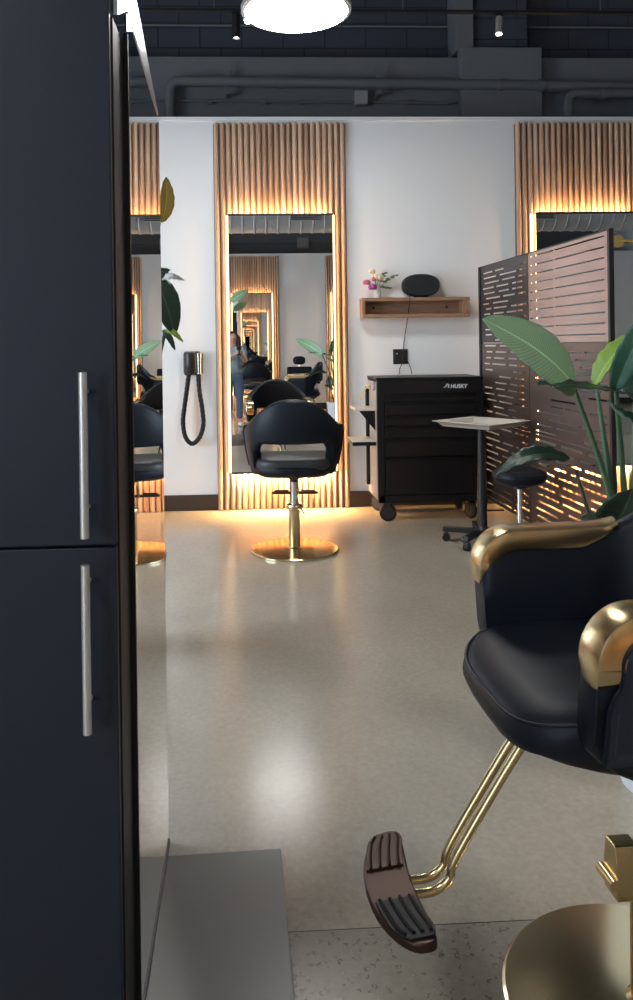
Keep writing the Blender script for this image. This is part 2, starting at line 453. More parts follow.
# corrugated roof deck
pts = []; n = 0
mb = MB(); x = XL - .2; ring_a = []
zig = []
while x < XR + .2:
    zig += [(x, 4.9), (x + .06, 4.9), (x + .09, 4.94), (x + .15, 4.94), (x + .18, 4.9)]
    x += .18
prof = zig + [(zig[-1][0], 5.0), (zig[0][0], 5.0)]
mb.rings([[Vector((a, -5.1, z)) for a, z in prof], [Vector((a, 7.9, z)) for a, z in prof]])
structure('ceiling', mb, M['deck'])
# baseboards between the panels
mb = MB()
for a, b in ((XL, -2.75), (-1.657, -.245), (.84, 2.25), (3.34, XR)):
    mb.bx(a, b, WY - .016, WY, 0, .128)
structure('baseboard_back', mb, M['base'], bevel=.002)
mb = MB()
for a, b in ((XL, -.40), (.70, 1.64), (2.75, XR)):
    mb.bx(a, b, OY, OY + .016, 0, .128)
structure('baseboard_front', mb, M['base'], bevel=.002)
# charcoal ledge and boxed column on the block wall
structure('trim_3', MB().bx(XL, XR, 7.42, 7.7, 3.0, 4.02), M['charcoal'], bevel=.01)
structure('trim_4', MB().bx(2.02, 2.78, 7.30, 7.42, 3.0, 4.07), M['charcoal'], bevel=.006)
structure('trim_5', MB().bx(2.10, 2.70, 7.45, 7.7, 4.02, 4.9), M['block'], bevel=.006)
structure('trim_6', MB().bx(2.00, 2.17, 7.40, 7.7, 4.07, 4.9), M['charcoal'], bevel=.006)
structure('trim_7', MB().bx(XL, XR, -4.9, -4.66, 3.0, 4.0), M['charcoal'], bevel=.01)

# ---- pipes, conduit, boxes above the partition
def pipe_run(label):
    t = thing('drain_pipe', label, 'pipe', (-.66, 7.3, 3.1))
    p = [(0, 0, 0), (0, 0, .56)] + arc((.09, 0, .56), .09, PI, PI / 2, 6) + [(4.9, 0, .60)]
    MB().tube(p, .047, 16).build('pipe', M['charcoal_pipe'], t)
    for x in (1.0, 1.95, 3.02, 3.4, 4.3):
        MB().cyl((x, 0, .648 - .048 * x / 4.9), (x + .05, 0, .648 - .048 * x / 4.9), .057, 18).build('coupling', M['charcoal_pipe'], t)
    for x in (.52, 1.90):
        h = MB().bx(x - .012, x + .012, -.01, .01, .58, .78); h.bx(x - .012, x + .012, -.012, .12, .53, .55); h.cyl((x, -.04, .54), (x, .02, .54), .022, 10)
        h.build('hanger', M['charcoal_pipe'], t)
pipe_run('thick charcoal drain pipe with a left elbow running along the ledge above the white wall')
t = thing('branch_pipe', 'short charcoal pipe dropping from the long pipe right of the boxed column', 'pipe', (2.98, 7.2, 3.1))
MB().tube([(0, 0, 0), (0, 0, .42)] + arc((.09, 0, .42), .09, PI, PI / 2, 6) + [(1.5, 0, .51)], .045, 14).build('pipe', M['charcoal_pipe'], t)
MB().cyl((.3, 0, .51), (.36, 0, .51), .055, 16).build('coupling', M['charcoal_pipe'], t)
t = thing('conduit', 'thin charcoal conduit running level below the drain pipe', 'pipe', (-1.2, 7.38, 3.585))
MB().tube([(0, 0, 0.02), (2.2, 0, 0), (3.1, 0, -.01), (3.5, 0, .09), (4.6, -.12, .09), (5.6, 0, .02)], .013, 8).build('pipe', M['charcoal_pipe'], t)
for x in (.9, 1.4, 1.75, 2.75):
    MB().cyl((x - .02, 0, .0), (x + .02, 0, .0), .022, 10).build('coupling', M['charcoal_pipe'], t)
t = thing('junction_box', 'small grey junction box on the thin conduit above the white wall', 'electrical box', (1.09, 7.36, 3.55))
MB().bx(-.055, .055, -.05, .05, 0, .115).build('body', M['box_grey'], t, bevel=.006)
MB().bx(-.06, .06, -.056, -.05, -.004, .119).build('cover', M['box_grey'], t, bevel=.004)
t = thing('conduit', 'dark thin conduit fixed high across the painted block wall', 'pipe', (XL, 7.66, 4.40))
MB().tube([(0.01, 0, 0), (11.5, 0, 0)], .012, 8).build('pipe', M['charcoal_pipe'], t)
t = thing('conduit', 'dark conduit above the white partition behind the photographer, with a grey box', 'pipe', (XL, -4.644, 3.55))
MB().tube([(0.01, 0, 0), (11.5, 0, 0)], .016, 8).build('pipe', M['charcoal_pipe'], t)
MB().bx(4.55, 4.8, -.03, .06, -.1, .12).build('box', M['box_grey'], t, bevel=.006)

# ---- track rail and its spotlights
t = thing('track_rail', 'slim black lighting track hung across the top of the picture', 'light track', (-1.0, 5.9, 3.80))
MB().bx(0, 5.4, -.017, .017, 0, .022).build('rail', M['black'], t, bevel=.002)
for x in (.8, 2.2, 3.7, 4.9):
    MB().cyl((x, 0, .02), (x, 0, 1.1), .003, 6).build('hanger_wire', M['charcoal_pipe'], t)
def spot(label, loc, aim, mat_can, group='track spotlights', length=.13, r=.03):
    t = thing('track_spotlight', label, 'spotlight', loc, 0, group)
    d = (Vector(aim) - Vector(loc)).normalized()
    MB().cyl((0, 0, 0), (0, 0, .05), .008, 10).build('stem', M['black'], t)
    MB().bx(-.03, .03, -.014, .014, .036, .055).build('track_adapter', M['black'], t, bevel=.002)
    q = d.to_track_quat('Z', 'Y').to_matrix()
    c = Vector((0, 0, -.01))
    MB().lathe([(r * .55, -.045), (r * .96, -.04), (r, -.03), (r, length), (r * .86, length), (r * .82, length - .02)], c, 24, q).build('lamp_can', mat_can, t)
    MB().lathe([(0.0, 0), (r * .8, 0), (r * .8, .004), (0, .004)], c + q @ Vector((0, 0, length - .018)), 20, q).build('lens', M['spot_lamp'], t)
    return t, d
spot('black cylinder spotlight hanging straight down left of the round lamp', (-.04, 5.9, 3.745), (-.04, 5.92, 1), M['black'])
spot('black spotlight left of the round lamp turned to face the camera', (.045, 5.9, 3.745), (0.02, 4.4, 3.2), M['black'], length=.06)
spot('pale silver spotlight tilted on the track near the boxed column', (1.925, 5.9, 3.745), (1.88, 5.8, 3.3), M['steel'], r=.026, length=.10)

# ---- round pendant lamps
def pendant(label, loc, r=.311):
    t = thing('pendant_lamp', label, 'lamp', loc, 0, 'round pendant lamps')
    MB().lathe([(r * .99, 0.0), (r + .012, .004), (r + .015, .03), (r + .004, .05), (r * .5, .056), (0.0, .056)], seg=64).build('housing', M['steel'], t)
    MB().lathe([(0, -.004), (r * .97, -.002), (r * .985, .003), (0, .004)], seg=64).build('diffuser', M['panel_lamp'], t)
    for a in (0, 2.1, 4.2):
        MB().tube([(r * .8 * math.cos(a), r * .8 * math.sin(a), .05), (0, 0, .6), (0, 0, .62)], .0018, 6).build('suspension_wire', M['steel'], t)
    MB().tube([(0, 0, .6), (0, 0, 1.595)], .004, 6).build('cord', M['black'], t)
    return t
p0 = pendant('round glowing disc lamp cut by the top edge of the picture', (.322, 4.70, 3.30))
copy_thing(p0, 'unseen disc lamp added for light over the right-hand station, above the picture', (2.7, .7, 3.30), 0)  # extra lamp out of view, added to light the room
copy_thing(p0, 'unseen disc lamp added for light left of the tall cabinet, above the picture', (-1.7, .3, 3.30), 0)  # second out-of-view lamp, also added for room light

# ---- big round duct seen only in the mirrors
t = thing('air_duct', 'large silver round duct with louvred grilles reflected at the top of the mirrors', 'duct', (XL + .1, -2.3, 3.82))
prof = []
x = 0.0
rings = []
while x < 11.2:
    for dx, rr in ((0, .36), (.17, .36), (.18, .372), (.20, .372), (.21, .36)):
        rings.append([Vector((x + dx, rr * math.cos(2 * PI * j / 32), rr * math.sin(2 * PI * j / 32))) for j in range(32)])
    x += .22
MB().rings(rings).build('duct_shell', M['duct'], t)
for x in (1.2, 3.5, 5.9, 8.2, 10.4):
    MB().bx(x - .02, x + .02, -.005, .005, .35, 1.082).build('hanger_strap', M['duct'], t)
for x in (4.15, 6.0, 8.6):
    g = MB(); g.bx(x, x + .55, .33, .40, -.19, -.17); g.bx(x, x + .55, .33, .40, .03, .05); g.bx(x, x + .02, .33, .40, -.17, .03); g.bx(x + .53, x + .55, .33, .40, -.17, .03)
    for k in range(6):
        g.box((x + .275, .37, -.145 + k * .032), (.51, .03, .004), Euler((.6, 0, 0)).to_matrix())
    g.build('grille', M['duct'], t)
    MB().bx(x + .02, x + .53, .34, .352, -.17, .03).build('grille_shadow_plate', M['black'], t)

# ------------------------------------------------------------------ slat panels and lit mirrors
def slat_panel(name, label, x0, x1, y, facing, ztop=3.16, pitch=.05):
    """facing -1: faces the camera from the back wall, +1: the wall behind the camera"""
    t = thing(name, label, 'wall panel', ((x0 + x1) / 2, y, 0), 0, 'fluted timber wall panels')
    w = x1 - x0
    d = facing
    MB().bx(-w / 2, w / 2, d * .001, d * .02, .005, ztop - .01).build('backing_board', M['slat_back'], t)
    s = MB(); n = int(round(w / pitch)); p = w / n
    for i in range(n):
        cx = -w / 2 + p * (i + .5)
        sec = [(cx - p * .40, d * .018)] + [(cx + p * .40 * math.cos(a), d * (.024 + .026 * math.sin(a))) for a in [PI - PI * k / 8 for k in range(9)]] + [(cx + p * .40, d * .018)]
        zt = ztop + random.uniform(-.004, .004)
        s.rings([[Vector((a, b, .004)) for a, b in sec], [Vector((a, b, zt)) for a, b in sec]])
    s.build('slats', M['slat'], t, sharp=50)
    return t
slat_panel('slat_panel', 'fluted timber panel behind the tall mirror in the middle of the back wall', -.245, .838, WY, -1)
slat_panel('slat_panel', 'fluted timber panel behind the black screen at the right of the back wall', 2.255, 3.335, WY, -1)
slat_panel('slat_panel', 'unseen fluted timber panel added with its lit mirror behind the tall cabinet', -2.745, -1.662, WY, -1)  # added out of sight to carry the extra lit mirror
slat_panel('slat_panel', 'fluted timber panel behind the photographer, reflected inside the middle mirror', -.39, .69, OY, 1)
slat_panel('slat_panel', 'fluted timber panel reflected at the right edge of the middle mirror', 1.65, 2.74, OY, 1)

def lit_mirror(label, x0, x1, y, facing, z0=.31, z1=2.40, proud=.024):
    """y: wall face.  The mirror stands off the slats on a channel that holds the LED strip."""
    t = thing('wall_mirror', label, 'mirror', ((x0 + x1) / 2, y, z0), 0, 'tall backlit mirrors')
    w, h, d = x1 - x0, z1 - z0, facing
    MB().bx(-w / 2 + .003, w / 2 - .003, d * .119, d * .128, .003, h - .003).build('mirror_glass', M['mirror'], t)
    f = MB(); e = .010
    f.bx(-w / 2, -w / 2 + .003, d * .112, d * .130, 0, h); f.bx(w / 2 - .003, w / 2, d * .112, d * .130, 0, h)
    f.bx(-w / 2, w / 2, d * .112, d * .131, h - .014, h + .002); f.bx(-w / 2, w / 2, d * .112, d * .131, -.002, .014)
    f.bx(-w / 2 + .003, w / 2 - .003, d * .112, d * .119, .01, h - .01)
    f.build('frame', M['black'], t)
    MB().bx(-w / 2 + .06, w / 2 - .06, d * .051, d * .112, .06, h - .06).build('standoff_box', M['black'], t)
    l = MB(); q = .011
    l.bx(-w / 2 + q, -w / 2 + q + .012, d * .074, d * .098, .012, h - .012)
    l.bx(w / 2 - q - .012, w / 2 - q, d * .074, d * .098, .012, h - .012)
    l.build('led_strip', M['led'], t)
    MB().bx(-w / 2 + q + .014, w / 2 - q - .014, d * .074, d * .098, h - .022, h - .010).build('led_strip', M['led_top'], t)
    MB().bx(-w / 2 + q + .014, w / 2 - q - .014, d * .074, d * .098, .010, .022).build('led_strip', M['led_base'], t)
    for sx in (-1, 1):
        MB().bx(sx * (w / 2 - .004), sx * (w / 2 + proud), d * .0515, d * .057, .0, h).build('led_lens', M['led_lens'], t)
    c = MB()
    for sx in (-1, 1):
        c.bx(sx * (w / 2 - .05) - .01, sx * (w / 2 - .05) + .01, d * .05, d * .112, .02, h - .02)
    c.build('channel', M['black'], t)
    return t
lit_mirror('tall backlit mirror on the middle timber panel above the black styling chair', -.13, .713, WY, -1)
lit_mirror('tall backlit mirror half hidden by the black slotted screen', 2.388, 3.215, WY, -1)
lit_mirror('unseen backlit mirror added for warm floor light behind the tall cabinet', -2.63, -1.787, WY, -1)  # added out of sight so its LEDs warm the floor at left
lit_mirror('backlit mirror behind the photographer, nested inside the middle mirror', -.27, .54, OY, 1)
lit_mirror('backlit mirror behind the photographer whose glowing edge shows at the right of the middle mirror', 1.78, 2.62, OY, 1)

# ------------------------------------------------------------------ tall cabinet at the left
CX = -.236          # right side of the cabinet
t = thing('tall_cabinet', 'tall navy black storage cabinet filling the left side, two stacked doors', 'cabinet', (CX, 1.457, 0))
c = MB()
c.bx(-.62, -.0, .022, .60, .06, 1.955)
c.build('carcass', M['navy_in'], t, bevel=.002)
MB().bx(-.60, -.02, .06, .58, 0, .06).build('plinth', M['navy_in'], t)
for (z0, z1, nm) in ((.992, 2.2, 'upper'), (.07, .987, 'lower')):
    d = MB().bx(-.615, -.003, 0, .02, z0, z1).build('door', M['navy'], t, bevel=.0025)
    hz = (1.305, 1.013) if nm == 'upper' else (.966, .669)
    hd = MB().tube([(-.052, -.034, hz[0]), (-.052, -.034, hz[1])], .0078, 20).build('handle', M['steel'], d)
    for z in (hz[0] - .035, hz[1] + .05):
        MB().cyl((-.052, -.032, z), (-.052, 0.002, z), .0045, 12).build('standoff', M['steel'], hd)

# side mirror fixed along the cabinet flank, with its tapering bright metal head
t = thing('side_mirror', 'frameless mirror along the cabinet side reflecting half of the styling chair', 'mirror', (CX + .002, 1.61, 0))
L_ = .578
m = MB().prism([(0, .012), (L_, .012), (L_, 1.955), (L_ - .02, 1.965), (0, 2.02)], .006, Matrix(((0, 0, 1, 0), (1, 0, 0, 0), (0, 1, 0, 0), (0, 0, 0, 1))))
m.build('mirror_glass', M['mirror'], t)
MB().bx(-.001, .009, 0, L_ - .001, .0, .012).build('bottom_channel', M['navy_in'], t)
MB().bx(-.002, .008, -.012, 0.0, .012, 1.97).build('edge_strip', M['navy_in'], t)
m = MB().prism([(0, 2.021), (L_ - .03, 1.966), (L_ - .03, 1.972), (0, 2.135), (-.13, 2.30), (-.13, 1.958)], .008, Matrix(((0, 0, 1, 0), (1, 0, 0, 0), (0, 1, 0, 0), (0, 0, 0, 1))))
hd = m.build('metal_head', M['alu'], t)
hd['label'] = 'bright tapering metal head'

# ------------------------------------------------------------------ salon styling chair
def make_chair(name, label, group=None, lift=.60, base_r=.288):
    """+x is forward.  lift = height of the underside of the tub."""
    t = thing(name, label, 'chair', (0, 0, 0), 0, group)
    W_ = .288; TH = .066
    # plan path: near arm front -> round the back -> far arm front
    path = []
    xf, xb = .250, -.03
    for i in range(11):
        path.append((xf + (xb - xf) * i / 10 if i < 10 else xb, -W_, 0.0))
    na = 28
    for i in range(1, na):
        a = -PI / 2 - PI * i / na
        path.append((xb + .225 * math.cos(a), W_ * math.sin(a), 1.0))
    for i in range(11):
        path.append((xb + (xf - xb) * i / 10, W_, 0.0))
    n = len(path)
    def top_at(x, y):
        z = .308
        if x < xb:
            z += .187 * (1 - min(1, abs(y) / W_) ** 2.4)
        return z
    def front_d(i):
        return max(0.0, xf - path[i][0])
    def top(i):
        x, y, k = path[i]
        z = top_at(x, y)
        d = front_d(i)
        if d < .085:
            z -= .085 - math.sqrt(max(0, .085 ** 2 - (.085 - d) ** 2))
        return z
    def normal(i):
        a = Vector(path[max(i - 1, 0)][:2]); b = Vector(path[min(i + 1, n - 1)][:2])
        d = (b - a).normalized()
        return Vector((-d.y, d.x))          # points outward? fixed below
    def section(i, zl, zt, grow=0.0):
        x, y, k = path[i]
        nn = normal(i)
        c0 = Vector((x, y))
        if nn.dot(c0 - Vector((.05, 0))) < 0:
            nn = -nn
        ring = []
        hh = zt - zl
        e = min(.028, hh * .45)
        half = TH / 2 + grow
        pr = [(-half, zl + e), (-half * .72, zl + e * .25), (0, zl), (half * .72, zl + e * .25), (half, zl + e), (half, zl + hh * .5), (half, zt - e), (half * .72, zt - e * .25), (0, zt), (-half * .72, zt - e * .25), (-half, zt - e), (-half, zl + hh * .5)]
        for o, z in pr:
            q = c0 + nn * (o - .05 * (1 - min(1, max(0, z / .30))) ** 1.6)
            ring.append(Vector((q.x, q.y, lift + z)))
        return ring
    # tub: arms reach down to the seat line, the back floats above the cut-out
    cut0, cut1 = 15, n - 16
    ring = []
    for i in range(n):
        if i < 6:
            x = path[i][0]
        zl = .07 * max(0.0, 1 - front_d(i) / .12) ** 2
        if cut0 <= i <= cut1:
            u = min(1, min(i - cut0 + 1, cut1 - i + 1) / 3.0)
            zl = .075 + .137 * u ** .6
        ring.append(section(i, zl, top(i)))
    MB().rings(ring).build('tub_shell', M['leather'], t, sharp=60)
    MB().rings([section(i, 0.0, .066) for i in range(cut0 - 2, cut1 + 3)]).build('back_rail', M['leather'], t, sharp=60)
    # outer side panels, piped
    for s in (-1, 1):
        pn = MB()
        acx, acz, ar = xf - .081, .308 + .006 - .088, .045
        xs = [(xf - .018, .150), (xf - .026, .178), (acx + ar + .001, .192)]
        for k in range(7):
            a = (PI / 2) * k / 6
            xs.append((acx + ar * math.cos(a), acz + ar * math.sin(a)))
        for x in (acx - .05, acx - .11, acx - .17, xb - .005):
            xs.append((x, .308 + .006 - .046 + .003))
        poly = [None] + xs + [None]
        def off(z):
            return .05 * (1 - min(1, max(0, z / .30))) ** 1.6
        yo = W_ + TH / 2
        rows = []
        nz_ = 8
        for (px, pz) in poly[1:-1]:
            col_ = []
            for k in range(nz_ + 1):
                z = .055 + (pz - .055) * k / nz_
                col_.append(Vector((px, s * (yo - off(z) + .004), lift + z)))
            rows.append(col_)
        v = [p for r_ in rows for p in r_]
        f = []
        for i in range(len(rows) - 1):
            for k in range(nz_):
                q = i * (nz_ + 1) + k
                f.append((q, q + 1, q + nz_ + 2, q + nz_ + 1))
        pn.add(v, f)
        pn.build('side_panel', M['leather_side'], t, solid=.008)
        loop = rows[0][:] + [r_[-1] for r_ in rows[1:]]
        loop = [p + Vector((0.002, s * .004, .002)) for p in loop]
        MB().tube(smooth_path(loop, 3), .0035, 8).build('piping', M['leather'], t)
        st = MB()
        fl = [rows[0][k] + Vector((-.014, s * .0045, 0)) for k in range(nz_ + 1)]
        for k in range(nz_):
            for q in range(5):
                a_ = fl[k].lerp(fl[k + 1], q / 5 + .03); b_ = fl[k].lerp(fl[k + 1], q / 5 + .15)
                st.tube([a_, b_], .0011, 5)
        st.build('stitching', M['stitch'], t)
    # gold arm caps: rounded channel over the front and the top of each arm
    for s in (-1, 1):
        pth = []
        R_ = .088
        zt = .335
        zt = .308
        pth += [Vector((xf + .004, 0, .190)), Vector((xf + .006, 0, .200)), Vector((xf + .007, 0, .225))]
        for k in range(9):
            a = (PI / 2) * k / 8
            pth.append(Vector((xf + .007 - R_ + R_ * math.cos(a), 0, zt + .006 - R_ + R_ * math.sin(a))))
        for k in range(1, 13):
            x = xf - R_ + .007 - .25 * k / 12
            yy = W_ if x >= xb else W_ * math.sqrt(max(0, 1 - ((x - xb) / .225) ** 2))
            pth.append(Vector((x, s * yy, top_at(x, yy) + .006)))
        rings = []
        np_ = len(pth)
        for i, p in enumerate(pth):
            a = pth[max(0, i - 1)]; b = pth[min(np_ - 1, i + 1)]
            d = (Vector((b.x, 0, b.z)) - Vector((a.x, 0, a.z))).normalized()
            nn = Vector((d.z, 0, -d.x))
            if nn.x + nn.z < 0: nn = -nn
            yc = p.y if abs(p.y) > .01 else s * W_
            # outward direction across the arm (follows the round of the back)
            if p.x < xb:
                g = Vector(((p.x - xb) / .225 ** 2, yc / W_ ** 2, 0)).normalized()
            else:
                g = Vector((0, s, 0))
            wd = .0375; dp = .046
            if i == 0: wd, dp = .026, .02
            if i == 1: wd, dp = .034, .034
            if i > np_ - 6: dp = .046 * (np_ - 1 - i) / 5 + .006
            sec = [(-wd, -dp), (-wd, -.006), (-wd * .93, -.001), (-wd * .5, .0012), (wd * .5, .0012), (wd * .93, -.001), (wd, -.006), (wd, -dp)]
            rings.append([Vector((p.x, yc, lift + p.z)) + g * o + nn * h for o, h in sec])
        MB().rings(rings).build('arm_cap', M['gold'], t, sharp=28)
    # seat cushion with a rounded front
    def seat_ring(z, sx, sy, cx=.055):
        rr = superring(.285 * sx, .256 * sy, 48, z, cx, 0, .55)
        for p in rr:
            if p.x > .2:
                p.z -= .25 * (p.x - .2) ** 2 / .14 * (1 if z > lift + .03 else .3)
        return rr
    sr = [(-.012, .62, .70, .02), (-.006, .78, .86, .03), (.012, .88, .93, .045), (.045, .97, .985, .055), (.075, 1.0, 1.0, .058), (.098, .985, .985, .056), (.108, .93, .94, .052), (.114, .78, .8, .05), (.116, .4, .4, .05)]
    MB().rings([seat_ring(lift + z, a, b, c_) for z, a, b, c_ in sr]).build('seat', M['leather'], t, sharp=70)
    pr = seat_ring(lift + .100, .983, .983, .056)
    pr = [p for p in pr if p.x > .12]
    pr.sort(key=lambda p: p.y)
    MB().tube(pr, .003, 6).build('seat_piping', M['leather'], t)
    # under-seat plate, column, sleeve, base
    MB().lathe([(.10, -.006), (.10, -.016), (.06, -.03), (.026, -.045), (.026, -.06)], (0, 0, lift)).build('swivel_plate', M['black'], t)
    MB().cyl((0, 0, .30), (0, 0, lift - .04), .021, 28).build('piston', M['chrome'], t)
    MB().lathe([(.046, .014), (.046, .022), (.037, .028), (.036, .27), (.038, .275), (.038, .30), (.024, .305)], seg=40).build('column_sleeve', M['gold'], t)
    MB().lathe([(0, 0), (base_r - .004, 0), (base_r, .003), (base_r, .012), (base_r - .006, .017), (.12, .020), (.05, .022), (0, .022)], seg=96).build('base_disc', M['gold_disc'], t, sharp=30)
    # pump head with its clamp and lever
    ph = MB().prism([(-.028, -.05), (.028, -.05), (.032, -.01), (.018, .055), (-.022, .055), (-.03, 0)], .05, Matrix(((0, 0, 1, .030), (1, 0, 0, 0), (0, 1, 0, .29), (0, 0, 0, 1)))).build('pump_head', M['gold'], t, bevel=.003)
    MB().cyl((.085, -.03, .275), (.085, .03, .275), .011, 16).build('roller', M['gold'], ph)
    MB().tube([(.02, -.045, .27), (-.08, -.06, .265), (-.12, -.065, .262)], .006, 10).build('pedal_lever', M['chrome'], ph)
    MB().lathe([(.048, -.016), (.050, -.012), (.050, .012), (.048, .016)], (0, 0, .285), 32).build('clamp_ring', M['gold'], t)
    # footrest: twin tubes carrying a sole-shaped plate with rubber treads
    fz = .278
    for s in (-1, 1):
        tp = smooth_path([(.225, s * .020, lift - .005), (.268, s * .020, lift - .045), (.395, s * .020, fz + .08), (.415, s * .020, fz + .030), (.445, s * .020, fz + .008), (.49, s * .020, fz + .004)], 6)
        MB().tube(tp, .0088, 14).build('footrest_tube', M['gold'], t)
    out = []
    for k in range(40):
        a = 2 * PI * k / 40
        u = .165 * math.copysign(abs(math.cos(a)) ** .75, math.cos(a))
        v_ = .046 * math.copysign(abs(math.sin(a)) ** .7, math.sin(a))
        v_ += -.40 * u * u / .165 * .5 + .014
        out.append((v_, u))
    tilt = Matrix.Translation((.515, 0, fz)) @ Euler((0, R(6), 0)).to_matrix().to_4x4()
    MB().prism(out, .018, tilt @ Matrix.Translation((0, 0, -.004))).build('footplate', M['led_tint'], t, bevel=.004)
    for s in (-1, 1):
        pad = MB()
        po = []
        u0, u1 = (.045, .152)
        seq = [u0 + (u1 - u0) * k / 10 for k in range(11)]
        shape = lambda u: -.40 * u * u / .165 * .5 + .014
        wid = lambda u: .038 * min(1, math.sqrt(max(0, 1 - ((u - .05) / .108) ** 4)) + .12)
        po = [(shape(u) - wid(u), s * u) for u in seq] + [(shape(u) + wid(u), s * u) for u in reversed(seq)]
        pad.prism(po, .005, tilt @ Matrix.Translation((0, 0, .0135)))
        po_ = pad.build('rubber_tread', M['led_tint'] if s < 0 else M['rubber'], t, bevel=.0015)  # far tread coloured with the warm LED reflection, near one plain black
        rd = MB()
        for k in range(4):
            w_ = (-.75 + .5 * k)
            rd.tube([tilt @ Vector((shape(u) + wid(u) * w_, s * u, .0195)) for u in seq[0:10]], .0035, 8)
        rd.build('tread_ridges', M['led_tint'] if s < 0 else M['rubber'], po_)
    return t

chair = make_chair('styling_chair', 'navy leather tub chair with gold arm caps in the right foreground', 'black and gold styling chairs')
chair.location = (.794, 1.572, 0); chair.rotation_euler = (0, 0, PI + R(2))
chair2 = make_chair('styling_chair', 'black tub chair seen from behind, facing the middle mirror', 'black and gold styling chairs', lift=.51)
chair2.location = (.30, 5.22, 0); chair2.rotation_euler = (0, 0, PI / 2 - R(4))
for o in chair2.children:
    if o.name.startswith('seat') and 'piping' not in o.name:
        o.data.materials[0] = M['seat_grey']
copy_thing(chair2, 'black tub chair behind the photographer, small inside the nested mirrors', (.16, -2.35, 0), -PI / 2)

